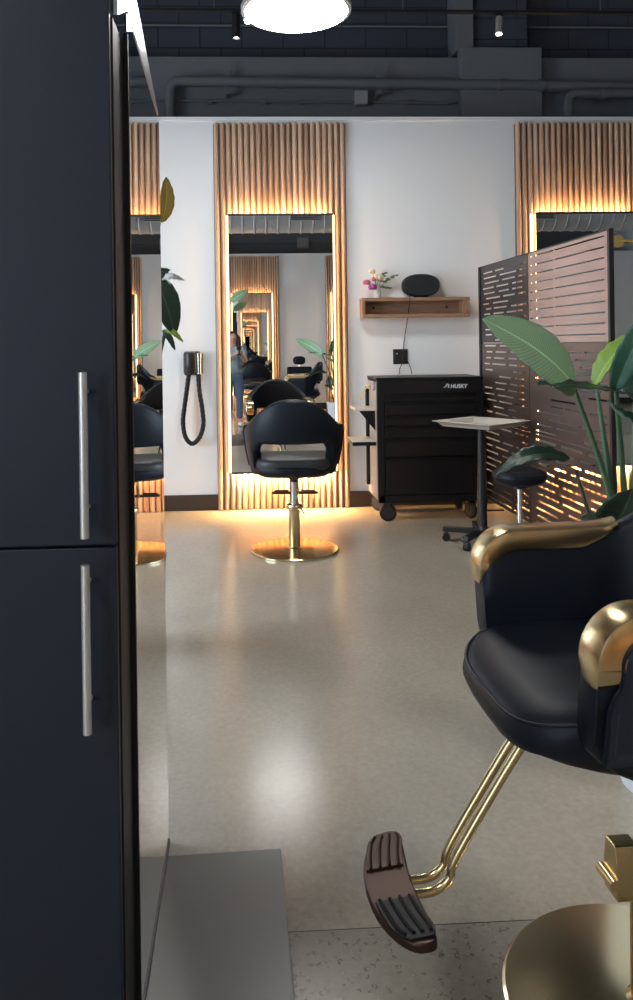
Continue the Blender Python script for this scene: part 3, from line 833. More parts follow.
# ------------------------------------------------------------------ tool cabinet
def make_tool_cabinet(label, loc, rz=0, group=None, text=True):
    t = thing('tool_cabinet', label, 'tool cabinet', loc, rz, group)
    w, d = .81, .46        # local: front face at y=0, depth to +y, x centred
    x0, x1 = -w / 2, w / 2
    b = MB()
    b.bx(x0, x1, .012, d, .14, 1.065)
    b.build('body', M['tool_black'], t, bevel=.006)
    MB().bx(x0 - .003, x0, .03, d - .01, .16, 1.05).build('side_skin', M['tool_side'], t)['label'] = 'pale left side skin'
    MB().bx(x0 - .004, x1 + .004, .004, d + .004, 1.065, 1.085).build('lid', M['tool_black'], t, bevel=.005)
    MB().bx(x0, x1, 0, .012, .962, 1.065).build('top_panel', M['tool_black'], t, bevel=.003)
    MB().bx(x0, x0 + .055, 0, .012, .14, .962).build('corner_post', M['tool_black'], t, bevel=.003)
    MB().bx(x1 - .055, x1, 0, .012, .14, .962).build('corner_post', M['tool_black'], t, bevel=.003)
    for z0, z1 in ((.905, .955), (.802, .900), (.720, .797), (.630, .715), (.487, .625), (.200, .482)):
        dr = MB().bx(x0 + .06, x1 - .06, -.004, .02, z0, z1 - .014).build('drawer', M['tool_black'], t, bevel=.003)
        MB().bx(x0 + .065, x1 - .065, -.014, .0, z1 - .013, z1 - .003).build('drawer_pull', M['tool_black'], dr, bevel=.003)
    MB().bx(x0 + .01, x1 - .01, 0, .02, .14, .195).build('kick_panel', M['tool_black'], t, bevel=.003)
    for (cx, cy, rr, sw) in ((x0 + .075, .02, .064, 80), (x1 - .09, .055, .064, 20), (x0 + .07, d - .06, .064, 50), (x1 - .09, d - .06, .064, 0)):
        sr = Euler((0, 0, R(sw))).to_matrix()
        k = MB().box((cx, cy, .139), (.075, .06, .006))
        k.box(Vector((cx, cy, .10)) + sr @ Vector((.026, 0, 0)), (.005, .036, .08), sr); k.box(Vector((cx, cy, .10)) + sr @ Vector((-.026, 0, 0)), (.005, .036, .08), sr)
        cs = k.build('caster', M['black'], t)
        rot = sr @ Euler((0, PI / 2, 0)).to_matrix()
        MB().lathe([(.02, -.02), (rr - .008, -.02), (rr, -.012), (rr, .012), (rr - .008, .02), (.02, .02)], (cx, cy, rr), 32, rot).build('wheel', M['rubber'], cs)
        MB().lathe([(0, -.0215), (rr - .020, -.0215), (rr - .020, .0215), (0, .0215)], (cx, cy, rr), 24, rot).build('hub', M['black_plastic'], cs)
    # pegboard post, two side shelves, hook bar on the left flank
    MB().bx(x0 - .030, x0 - .004, d - .10, d - .06, .22, 1.0).build('side_post', M['tool_black'], t, bevel=.003)
    s1 = MB().bx(x0 - .158, x0 - .004, .06, d - .08, .832, .848).build('side_shelf', M['tray'], t, bevel=.004)
    br = MB().prism([(0, 0), (.12, 0), (.0, -.15)], .012, Matrix(((-1, 0, 0, x0 - .006), (0, 0, 1, .07), (0, 1, 0, .831), (0, 0, 0, 1)))); br.build('bracket', M['tool_black'], s1)
    s2 = MB().bx(x0 - .185, x0 - .004, .04, d - .10, .570, .598).build('side_shelf', M['tool_black'], t, bevel=.004)
    MB().bx(x0 - .183, x0 - .006, .042, d - .102, .598, .604).build('shelf_liner', M['tray'], s2)
    MB().tube(smooth_path([(x0 - .02, .16, 1.02), (x0 - .05, .14, 1.01), (x0 - .09, .12, .97), (x0 - .11, .12, .93), (x0 - .09, .12, .915)], 4), .005, 8).build('tool_hook', M['brass'], t)
    MB().bx(x0 - .024, x0 - .003, .06, .40, .985, 1.055).build('side_handle', M['tool_side'], t, bevel=.008)
    if text:
        cu = bpy.data.curves.new('lettering', 'FONT'); cu.body = 'HUSKY'; cu.size = .040; cu.extrude = .001; cu.align_x = 'LEFT'; cu.shear = .15; cu.offset = .0012
        tmp = bpy.data.objects.new('lettering_tmp', cu); COL.objects.link(tmp)
        dg = bpy.context.evaluated_depsgraph_get()
        me = bpy.data.meshes.new_from_object(tmp.evaluated_get(dg))
        bpy.data.objects.remove(tmp)
        me.transform(Matrix.Translation((.155, -.0015, 1.000)) @ Euler((PI / 2, 0, 0)).to_matrix().to_4x4())
        me.materials.clear(); me.materials.append(M['letter'])
        o = bpy.data.objects.new('lettering', me); COL.objects.link(o); o.parent = t
        e = MB()
        mm = Matrix(((1, 0, 0, .100), (0, 0, 1, -.0025), (0, 1, 0, 1.000), (0, 0, 0, 1)))
        e.prism([(0, .004), (.012, .010), (.022, .022), (.030, .026), (.026, .014), (.014, .004)], .003, mm)
        e.prism([(.020, .030), (.034, .034), (.046, .024), (.044, .0), (.036, .0), (.037, .018), (.030, .025)], .003, mm)
        e.build('emblem', M['letter'], t)
    return t
make_tool_cabinet('wide black drawer cabinet on casters under the wooden wall shelf', (1.385, 5.985, 0), 0, 'black rolling drawer cabinets')

# ------------------------------------------------------------------ wall shelf and what stands on it
t = thing('wall_shelf', 'long open-fronted timber box shelf on the white wall', 'shelf', (.942, WY, 1.553), 0)
w, dp, h = .882, .15, .160
s = MB(); s.bx(0, w, -dp, 0, h - .028, h); s.build('top_board', M['shelf'], t, bevel=.002)
MB().bx(0, w, -dp, 0, 0, .028).build('bottom_board', M['shelf'], t, bevel=.002)
MB().bx(0, .022, -dp + .001, 0, .028, h - .028).build('side_board', M['shelf'], t)
MB().bx(w - .060, w - .038, -dp + .001, 0, .028, h - .028).build('side_board', M['shelf'], t)
MB().bx(.022, w - .06, -.02, -.002, .028, h - .028).build('back_board', M['shelf'], t)
for x in (.11, .72):
    MB().cyl((x, -.024, .085), (x, -.018, .085), .012, 14).build('fixing_cap', M['black'], t)

t = thing('speaker', 'black oval fabric loudspeaker standing on the wooden shelf', 'speaker', (1.43, 6.475, 1.714))
rings = []
for k in range(13):
    y = -1 + 2 * k / 12
    sc = (1 - abs(y) ** 3.2) ** .42 if abs(y) < 1 else .0
    sc = max(sc, .5)
    rr = superring(.152 * (.80 + .20 * sc), .093 * (.72 + .28 * sc), 40, 0, 0, 0, .84)
    rings.append([Vector((p.x, y * .072, p.y + .098)) for p in rr])
MB().rings(rings).build('grille_body', M['fabric_black'], t, sharp=60)
MB().lathe([(0, 0), (.055, 0), (.06, .006), (.05, .014), (0, .014)], (0, 0, 0)).build('foot', M['rubber'], t)

t = thing('flower_vase', 'small milky vase at the left end of the wooden shelf', 'vase', (1.078, 6.49, 1.714))
MB().lathe([(.020, 0), (.027, .004), (.031, .03), (.027, .06), (.022, .078), (.026, .095), (.023, .094), (.019, .078), (.024, .06), (.027, .03), (.02, .01), (0, .008)], seg=28).build('vase_body', M['glass_vase'], t)
def bloom(name, label, head, mat, kind, r=.03):
    o = thing(name, label, 'flower', (1.078, 6.49, 1.76))
    hx = Vector(head) - Vector((1.078, 6.49, 1.76))
    MB().tube(smooth_path([(0, 0, 0), (hx.x * .25, hx.y * .3, .06), hx], 6), .0022, 6).build('stem', M['sage'], o)
    f = MB()
    if kind == 'rose':
        for ring_, (nn, rr, zz) in enumerate(((5, r, -.004), (5, r * .7, .004), (3, r * .36, .010))):
            for k in range(nn):
                a = 2 * PI * k / nn + ring_ * .6
                f.ellipsoid(hx + Vector((rr * .6 * math.cos(a), rr * .6 * math.sin(a), zz)), (rr * .62, rr * .62, rr * .75), 10, 6)
        f.build('petals', mat, o)
    else:
        for k in range(9):
            u = k / 8
            p = Vector((0, 0, .05)).lerp(hx, .35 + .65 * u)
            a = k * 2.4
            f.ellipsoid(p + Vector((.014 * math.cos(a), .014 * math.sin(a), .004)), (.016, .012, .007), 8, 6)
        f.build('leaves', mat, o)
for args in (
    ('cream_flower', 'cream bloom in the middle of the vase on the shelf', (1.085, 6.47, 1.885), M['cream'], 'rose', .036),
    ('cream_flower', 'small cream bloom at the top left of the vase', (1.035, 6.48, 1.935), M['cream'], 'rose', .024),
    ('pink_flower', 'pink bloom leaning furthest left from the vase', (.985, 6.46, 1.845), M['pink'], 'rose', .027),
    ('magenta_flower', 'dark magenta bloom low at the left front of the vase', (1.03, 6.44, 1.805), M['magenta'], 'rose', .030),
    ('pink_flower', 'pale pink bloom just left of the cream one in the vase', (1.048, 6.46, 1.87), M['pink'], 'rose', .02),
    ('leaf_sprig', 'green sprig rising right of the blooms', (1.135, 6.48, 1.915), M['sage'], 'sprig'),
    ('leaf_sprig', 'long thin sprig arching furthest right towards the speaker', (1.225, 6.48, 1.895), M['sage'], 'sprig'),
    ('leaf_sprig', 'sprig drooping over the shelf at the right of the vase', (1.165, 6.46, 1.79), M['sage'], 'sprig')):
    bloom(*args)

t = thing('outlet', 'square black double outlet plate on the wall above the drawer cabinet', 'outlet', (1.275, WY, 1.232))
MB().bx(-.062, .062, -.008, 0, -.062, .062).build('cover_plate', M['black'], t, bevel=.003)
for x in (-.03, .03):
    MB().bx(x - .016, x + .016, -.012, -.007, -.035, .035).build('socket', M['black_plastic'], t, bevel=.002)
MB().cyl((-.03, -.014, .025), (-.03, -.011, .025), .006, 12).build('plug_pin', M['letter'], t)
tag(MB().tube(smooth_path([(1.325, 6.45, 1.724), (1.325, 6.405, 1.722), (1.326, 6.40, 1.69), (1.325, 6.50, 1.54), (1.31, 6.545, 1.40), (1.30, 6.545, 1.27), (1.35, 6.545, 1.15), (1.362, 6.54, 1.09)], 8), .0035, 8).build('power_cable', M['cable']),
    'thin black cord hanging from the speaker down past the shelf to the outlet', 'cord')
tag(MB().tube(smooth_path([(1.30, 6.546, 1.235), (1.285, 6.545, 1.18), (1.262, 6.54, 1.13), (1.258, 6.53, 1.088)], 8), .0035, 8).build('charger_cord', M['cable']),
    'short black cord running from the outlet down behind the drawer cabinet', 'cord')

# wall-mounted dryer with a looped hose
t = thing('wall_mount_dryer', 'black wall-mounted dryer with a looped hose left of the timber panel', 'hair dryer', (-.43, WY, 1.20))
MB().bx(-.075, .055, -.02, 0, -.095, .10).build('wall_plate', M['black_plastic'], t, bevel=.008)
MB().lathe([(.02, -.085), (.05, -.082), (.058, -.07), (.058, .075), (.052, .092), (.03, .098), (0, .1)], (-.02, -.07, 0), 32).build('motor_housing', M['black_plastic'], t)
MB().lathe([(.0, -.10), (.014, -.10), (.018, -.06), (.02, .05), (.024, .085), (0, .09)], (.048, -.075, 0), 24).build('nozzle', M['chrome'], t)
MB().tube([(.075, -.06, -.08), (.075, -.06, .085)], .006, 10).build('clip_bar', M['chrome'], t)
hz = [(-.035, -.08, -.085), (-.05, -.09, -.2), (-.072, -.095, -.35), (-.085, -.1, -.47), (-.068, -.1, -.585), (-.015, -.1, -.642), (.045, -.1, -.595), (.078, -.1, -.49), (.07, -.095, -.36), (.05, -.09, -.22), (.043, -.08, -.085)]
pp = smooth_path(hz, 10)
MB().tube(pp, [.0185 + .0016 * math.sin(i * 2.1) for i in range(len(pp))], 12).build('hose', M['rubber'], t)

# ------------------------------------------------------------------ trolley, stool
t = thing('tray_trolley', 'tray table on a black wheeled pole in front of the drawer cabinet', 'trolley', (1.560, 5.27, 0))
for k in range(5):
    a = R(157 + 72 * k)
    dx, dy = math.cos(a), math.sin(a)
    rot = Euler((0, 0, a)).to_matrix()
    leg = MB().box((dx * .135, dy * .135, .082), (.25, .042, .032), rot).build('base_leg', M['black'], t, bevel=.004)
    px, py = dx * .24, dy * .24
    c = MB().cyl((px, py, .05), (px, py, .07), .012, 10); c.box((px, py, .046), (.034, .034, .02), rot)
    cs = c.build('caster', M['black'], leg)
    MB().cyl((px - .018 * dy, py + .018 * dx, .025), (px + .018 * dy, py - .018 * dx, .025), .025, 18).build('wheel', M['rubber'], leg)
MB().lathe([(.045, .062), (.045, .1), (.03, .12), (.024, .125)], seg=28).build('hub', M['black'], t)
MB().lathe([(.032, .1), (.034, .3), (.028, .5), (.022, .77)], seg=20).build('pole', M['black'], t)
MB().bx(-.08, .08, -.012, .012, .765, .783).build('tray_bracket', M['black'], t)
tr = Euler((0, 0, R(-53))).to_matrix().to_4x4()
a, b = .215, .20
prof = lambda g, z: [tr @ Vector((sx * (a + g), sy * (b + g), z)) for sx, sy in ((-1, -1), (1, -1), (1, 1), (-1, 1))]
rg = []
for g, z in ((-.03, .783), (0, .812), (.022, .818), (.022, .822), (0, .817), (-.028, .789), (-.03, .788)):
    rg.append(prof(g, z))
MB().rings(rg).build('tray', M['tray'], t, bevel=.003)

t = thing('rolling_stool', 'low round black rolling stool in front of the slotted screen', 'stool', (1.625, 4.72, 0))
MB().lathe([(0, .485), (.10, .49), (.145, .51), (.162, .54), (.16, .56), (.13, .575), (.07, .568), (0, .565)], seg=40).build('seat', M['leather'], t)
MB().lathe([(.036, .465), (.05, .47), (.05, .49), (0, .49)], seg=24).build('seat_plate', M['black'], t)
MB().cyl((0, 0, .14), (0, 0, .48), .0155, 20).build('gas_lift', M['chrome'], t)
MB().cyl((0, 0, .07), (0, 0, .20), .024, 20).build('sleeve', M['chrome'], t)
for k in range(5):
    a = R(20 + 72 * k); dx, dy = math.cos(a), math.sin(a)
    leg = MB().tube([(dx * .02, dy * .02, .105), (dx * .15, dy * .15, .085), (dx * .25, dy * .25, .07)], [.02, .016, .013], 10).build('base_leg', M['chrome'], t)
    MB().cyl((dx * .25 - dy * .016, dy * .25 + dx * .016, .028), (dx * .25 + dy * .016, dy * .25 - dx * .016, .028), .028, 16).build('wheel', M['rubber'], leg)

# ------------------------------------------------------------------ slotted privacy screen
S0, S1 = Vector((1.868, 6.28)), Vector((1.935, 4.14))
ax = (S1 - S0).normalized(); LEN = (S1 - S0).length
t = thing('privacy_screen', 'black slotted metal privacy screen standing between the two stations', 'screen', (S0.x, S0.y, 0), math.atan2(ax.y, ax.x))
def slot_panel(name, mat, x0, x1, z0, z1, rows):
    """sheet with slots: rows = list of (z centre, slot height, [(u0, u1) ...])"""
    m = MB(); y0, y1 = -.004, .004
    z = z0
    for zc, hh, cuts in rows:
        m.bx(x0, x1, y0, y1, z, zc - hh / 2)
        x = x0
        for u0, u1 in cuts:
            m.bx(x, x0 + u0 * (x1 - x0), y0, y1, zc - hh / 2, zc + hh / 2)
            x = x0 + u1 * (x1 - x0)
        m.bx(x, x1, y0, y1, zc - hh / 2, zc + hh / 2)
        z = zc + hh / 2
    m.bx(x0, x1, y0, y1, z, z1)
    return m.build(name, mat, t)
zs, zt, zm, zb = 1.335, 1.93, .735, .12
xm = 1.0
top_rows = [(zs + .045 + .0585 * k, .009, [(.02, .055), (.095, .36), (.385, .955)]) for k in range(10)]
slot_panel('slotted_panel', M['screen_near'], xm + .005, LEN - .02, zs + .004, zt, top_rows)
rnd = random.Random(3)
def staggered(z0, z1, pitch, hh, nmin=3, nmax=5, fill=.8):
    rows = []; z = z0 + pitch * .6
    while z < z1 - pitch * .4:
        n_ = rnd.randint(nmin, nmax); u = .03 + rnd.random() * .08; cuts = []
        while u < .93:
            l = rnd.uniform(.14, .36); 
            if rnd.random() < fill:
                cuts.append((u, min(.965, u + l)))
            u += l + rnd.uniform(.035, .07)
        rows.append((z, hh, cuts)); z += pitch
    return rows
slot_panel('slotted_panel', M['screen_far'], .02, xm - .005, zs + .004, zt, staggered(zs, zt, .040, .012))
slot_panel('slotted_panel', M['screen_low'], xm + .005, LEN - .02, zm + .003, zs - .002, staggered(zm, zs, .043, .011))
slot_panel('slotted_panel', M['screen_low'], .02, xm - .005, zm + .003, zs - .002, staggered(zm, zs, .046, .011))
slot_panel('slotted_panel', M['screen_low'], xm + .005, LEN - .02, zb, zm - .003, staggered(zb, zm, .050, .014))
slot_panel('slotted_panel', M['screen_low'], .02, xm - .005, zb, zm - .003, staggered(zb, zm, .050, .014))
for x0, x1 in ((-.012, .02), (LEN - .02, LEN + .004)):
    MB().bx(x0, x1, -.014, .014, 0, zt + .008).build('post', M['black'], t, bevel=.003)
MB().bx(xm - .012, xm + .012, .006, .034, 0, zt - .2).build('mid_post', M['black'], t, bevel=.002)
MB().bx(0.02, LEN - .02, -.008, .012, zt, zt + .008).build('top_rail', M['black'], t)
for x in (0.004, LEN - .002):
    MB().bx(x - .02, x + .02, -.16, .16, 0, .012).build('foot', M['black'], t, bevel=.003)

# brass arm in front of the right mirror
t = thing('wall_hook', 'brass rod with a round end disc on the right mirror', 'hook', (3.064, 6.436, 2.157))
MB().tube([(0, -.004, 0), (.05, -.03, .0), (.30, -.05, 0), (.62, -.05, 0)], .012, 16).build('rod', M['brass'], t)
MB().lathe([(0, -.008), (.05, -.008), (.054, -.003), (.054, .003), (.05, .006), (0, .006)], (0, -.006, 0), 32, Euler((PI / 2, 0, 0)).to_matrix()).build('end_disc', M['brass'], t)
MB().tube([(.60, -.05, 0), (.60, .08, 0), (.60, .132, 0)], .012, 12).build('wall_arm', M['brass'], t)

# ------------------------------------------------------------------ chair mat on the floor
t = MB().prism([(-.234, .9), (.092, .9), (.074, 2.135), (-.234, 2.125)], .0035).build('floor_mat', M['mat'], bevel=.001)
tag(t, 'grey green vinyl mat lying on the concrete beside the cabinet', 'mat')

# ------------------------------------------------------------------ plants
def leaf(parent, name, mat, base, tip, width, face, droop=.04, fold=.18, n=18, mcol=8, wave=.004, tw=0.0, peak=.42):
    """a blade from base to tip; face = the way its upper side looks"""
    base, tip = Vector(base), Vector(tip)
    ax_ = (tip - base); ln = ax_.length; a = ax_.normalized()
    f = Vector(face); f = (f - a * f.dot(a)).normalized()
    s = a.cross(f).normalized()
    mb = MB(); uv = []
    verts = []; faces = []
    for i in range(n + 1):
        u = i / n
        w = (math.sin(PI * u ** (math.log(.5) / math.log(peak))) ** .62) * width / 2
        w = max(w, .002)
        c = base + a * (ln * u) + f * (droop * math.sin(PI * u))
        th = tw * (u - .5)
        s2 = s * math.cos(th) + f * math.sin(th); f2 = f * math.cos(th) - s * math.sin(th)
        for j in range(mcol + 1):
            v = -1 + 2 * j / mcol
            off = abs(v) * fold * w + wave * math.sin(i * 1.9 + j * .9) * abs(v)
            verts.append(c + s2 * (v * w) + f2 * off); uv.append((j / mcol, u))
    for i in range(n):
        for j in range(mcol):
            q = i * (mcol + 1) + j
            faces.append((q, q + 1, q + mcol + 2, q + mcol + 1))
    mb.add(verts, faces); mb.uv = uv
    return mb.build(name, mat, parent, solid=.0016, sharp=80)

def L3(o, p):
    return Vector(p) - Vector(o)

PO = (1.225, 2.36, 0)
t = thing('bird_of_paradise', 'broad-leaved green plant in a tall white pot behind the foreground chair', 'plant', PO)
MB().lathe([(0, 0), (.10, 0), (.105, .01), (.168, .56), (.172, .58), (.162, .58), (.155, .54), (0, .53)], seg=40).build('pot', M['pot'], t)
MB().lathe([(0, .52), (.15, .53), (.156, .545), (.1, .555), (0, .56)], seg=24).build('soil', M['soil'], t)
def stalk(p, mid, end, r0=.013, r1=.006, mat='stem'):
    MB().tube(smooth_path([L3(PO, p), L3(PO, mid), L3(PO, end)], 8), [r0 + (r1 - r0) * k / 16 for k in range(17)], 10).build('stalk', M[mat], t)
B_ = (1.165, 2.45, .55)
stalk(B_, (1.13, 2.44, .85), (1.000, 2.40, 1.205))
leaf(t, 'leaf_blade', M['leaf_bright'], L3(PO, (1.005, 2.40, 1.205)), L3(PO, (.660, 2.20, 1.412)), .165, (-.25, -.9, .55), droop=.03, fold=.10, peak=.40, wave=.002)
stalk((1.17, 2.46, .55), (1.13, 2.46, .95), (1.103, 2.47, 1.19), .012, .006)
leaf(t, 'leaf_blade', M['leaf_lime'], L3(PO, (1.085, 2.45, 1.205)), L3(PO, (1.22, 2.42, 1.375)), .07, (-.9, -.4, .35), droop=.02, fold=.5)
stalk((1.19, 2.45, .55), (1.165, 2.43, .9), (1.13, 2.40, 1.2), .013, .007)
leaf(t, 'leaf_blade', M['leaf_teal'], L3(PO, (1.125, 2.40, 1.19)), L3(PO, (1.225, 2.30, 1.47)), .075, (-.6, -.8, .1), droop=.03, fold=.55)
stalk((1.20, 2.44, .55), (1.21, 2.40, .9), (1.215, 2.36, 1.18), .014, .008, 'stem_dark')
leaf(t, 'leaf_blade', M['leaf_teal'], L3(PO, (1.225, 2.36, 1.10)), L3(PO, (1.25, 2.22, 1.42)), .13, (-.7, -.7, .1), droop=.02, fold=.4)
leaf(t, 'leaf_blade', M['leaf_dark'], L3(PO, (1.19, 2.38, 1.175)), L3(PO, (.83, 2.25, 1.225)), .13, (-.1, -.22, 1), droop=.012, fold=.06, peak=.5)
stalk((1.16, 2.43, .55), (1.19, 2.42, .9), (1.195, 2.38, 1.17), .012, .007, 'stem')
leaf(t, 'leaf_blade', M['leaf_teal'], L3(PO, (1.20, 2.36, 1.10)), L3(PO, (1.05, 2.28, 1.17)), .08, (-.2, -.5, .8), droop=-.02, fold=.3)
stalk((1.15, 2.45, .55), (1.10, 2.5, .74), (1.06, 2.54, .93), .009, .005, 'stem_dark')
leaf(t, 'leaf_blade', M['leaf_dark'], L3(PO, (1.045, 2.55, .965)), L3(PO, (.812, 2.58, .915)), .085, (-.1, -.45, .9), droop=.045, fold=.15, peak=.36)
leaf(t, 'leaf_blade', M['leaf_dark'], L3(PO, (1.14, 2.42, .79)), L3(PO, (1.12, 2.28, .915)), .15, (-.3, -.9, .2), droop=.02, fold=.3)
leaf(t, 'leaf_blade', M['leaf_dark'], L3(PO, (1.13, 2.45, .74)), L3(PO, (1.02, 2.42, .80)), .07, (-.2, -.6, .7), droop=.02, fold=.3)
leaf(t, 'leaf_blade', M['leaf_teal'], L3(PO, (1.22, 2.42, .75)), L3(PO, (1.25, 2.25, .96)), .12, (-.5, -.8, .3), droop=.03, fold=.35)
leaf(t, 'leaf_blade', M['leaf_dark'], L3(PO, (1.24, 2.50, 1.15)), L3(PO, (1.42, 2.62, 1.45)), .16, (-.5, -.6, .6), droop=.04, fold=.25)
stalk((1.20, 2.47, .55), (1.22, 2.48, .85), (1.24, 2.50, 1.15), .012, .007, 'stem')

def small_plant(label, loc, pot_h, pot_r, stalks, leaves):
    t = thing('potted_plant', label, 'plant', loc)
    MB().lathe([(0, 0), (pot_r * .75, 0), (pot_r * .78, .01), (pot_r, pot_h - .02), (pot_r * 1.03, pot_h), (pot_r * .93, pot_h), (pot_r * .9, pot_h - .04), (0, pot_h - .05)], seg=32).build('pot', M['black_plastic'], t)
    MB().lathe([(0, pot_h - .05), (pot_r * .89, pot_h - .045), (0, pot_h - .03)], seg=20).build('soil', M['soil'], t)
    for pts_ in stalks:
        MB().tube(smooth_path([L3(loc, p) for p in pts_], 8), .008, 8).build('stalk', M['stem_dark'], t)
    for mt, b_, tp_, w_, fc in leaves:
        leaf(t, 'leaf_blade', M[mt], L3(loc, b_), L3(loc, tp_), w_, fc, droop=.03, fold=.15)
    return t
PL = (-.52, 3.6, 0)
small_plant('leafy plant whose leaves peek out past the edge of the side mirror', PL, .42, .15,
    [[(-.52, 3.6, .4), (-.50, 3.6, 1.0), (-.40, 3.6, 1.68)], [(-.53, 3.6, .4), (-.52, 3.61, 1.2), (-.38, 3.6, 1.90)], [(-.51, 3.61, .4), (-.47, 3.6, .9), (-.36, 3.6, 1.42)]],
    [('leaf_yellow', (-.37, 3.6, 1.90), (-.345, 3.58, 2.10), .075, (.5, -.85, .1)),
     ('leaf_dark', (-.40, 3.6, 1.66), (-.315, 3.57, 1.40), .125, (.2, -.95, .3)),
     ('leaf_dark', (-.42, 3.62, 1.62), (-.335, 3.6, 1.69), .07, (.1, -.8, .6)),
     ('leaf_pale', (-.37, 3.58, 1.645), (-.268, 3.55, 1.637), .032, (.1, -.9, .4)),
     ('leaf_lime', (-.36, 3.6, 1.42), (-.278, 3.56, 1.365), .028, (.1, -.9, .4)),
     ('leaf_dark', (-.37, 3.6, 1.42), (-.315, 3.57, 1.33), .03, (.1, -.9, .4)),
     ('leaf_dark', (-.46, 3.6, 1.5), (-.62, 3.5, 1.75), .13, (-.1, -.9, .3)),
     ('leaf_dark', (-.48, 3.6, 1.2), (-.70, 3.45, 1.35), .13, (-.1, -.8, .6))])
PB = (-.62, -1.6, 0)
small_plant('tall plant behind the photographer, one green leaf showing in the middle mirror', PB, .45, .17,
    [[(-.62, -1.6, .43), (-.55, -1.6, 1.4), (-.26, -1.6, 2.14)], [(-.63, -1.6, .43), (-.72, -1.55, 1.2), (-.95, -1.5, 1.7)]],
    [('leaf_bright', (-.27, -1.6, 2.13), (.06, -1.55, 2.33), .16, (.3, .85, .4)), ('leaf_dark', (-.95, -1.5, 1.7), (-1.25, -1.4, 1.9), .17, (0, .6, .8))])

# ------------------------------------------------------------------ lounge chair seen only in the mirror
t = thing('lounge_chair', 'black padded lounge chair with a headrest, far back in the middle mirror', 'chair', (1.05, -2.6, 0))
MB().bx(-.29, .29, -.30, .28, .30, .46).build('seat', M['leather'], t, bevel=.04, seg=3)
MB().box((0, -.30, .66), (.50, .12, .48), Euler((.2, 0, 0)).to_matrix()).build('backrest', M['leather'], t, bevel=.04, seg=3)
MB().ellipsoid((0, -.36, 1.02), (.125, .06, .085), 20, 12, .7).build('headrest', M['leather'], t)
MB().cyl((0, -.35, .88), (0, -.36, .98), .012, 10).build('headrest_post', M['chrome'], t)
for s in (-1, 1):
    MB().bx(s * .33 - .035, s * .33 + .035, -.28, .22, .58, .64).build('armrest', M['leather'], t, bevel=.02, seg=3)
    MB().bx(s * .33 - .015, s * .33 + .015, -.2, .14, .34, .58).build('arm_support', M['steel'], t, bevel=.004)
MB().bx(-.24, .24, -.24, .24, 0, .30).build('base', M['black'], t, bevel=.01)

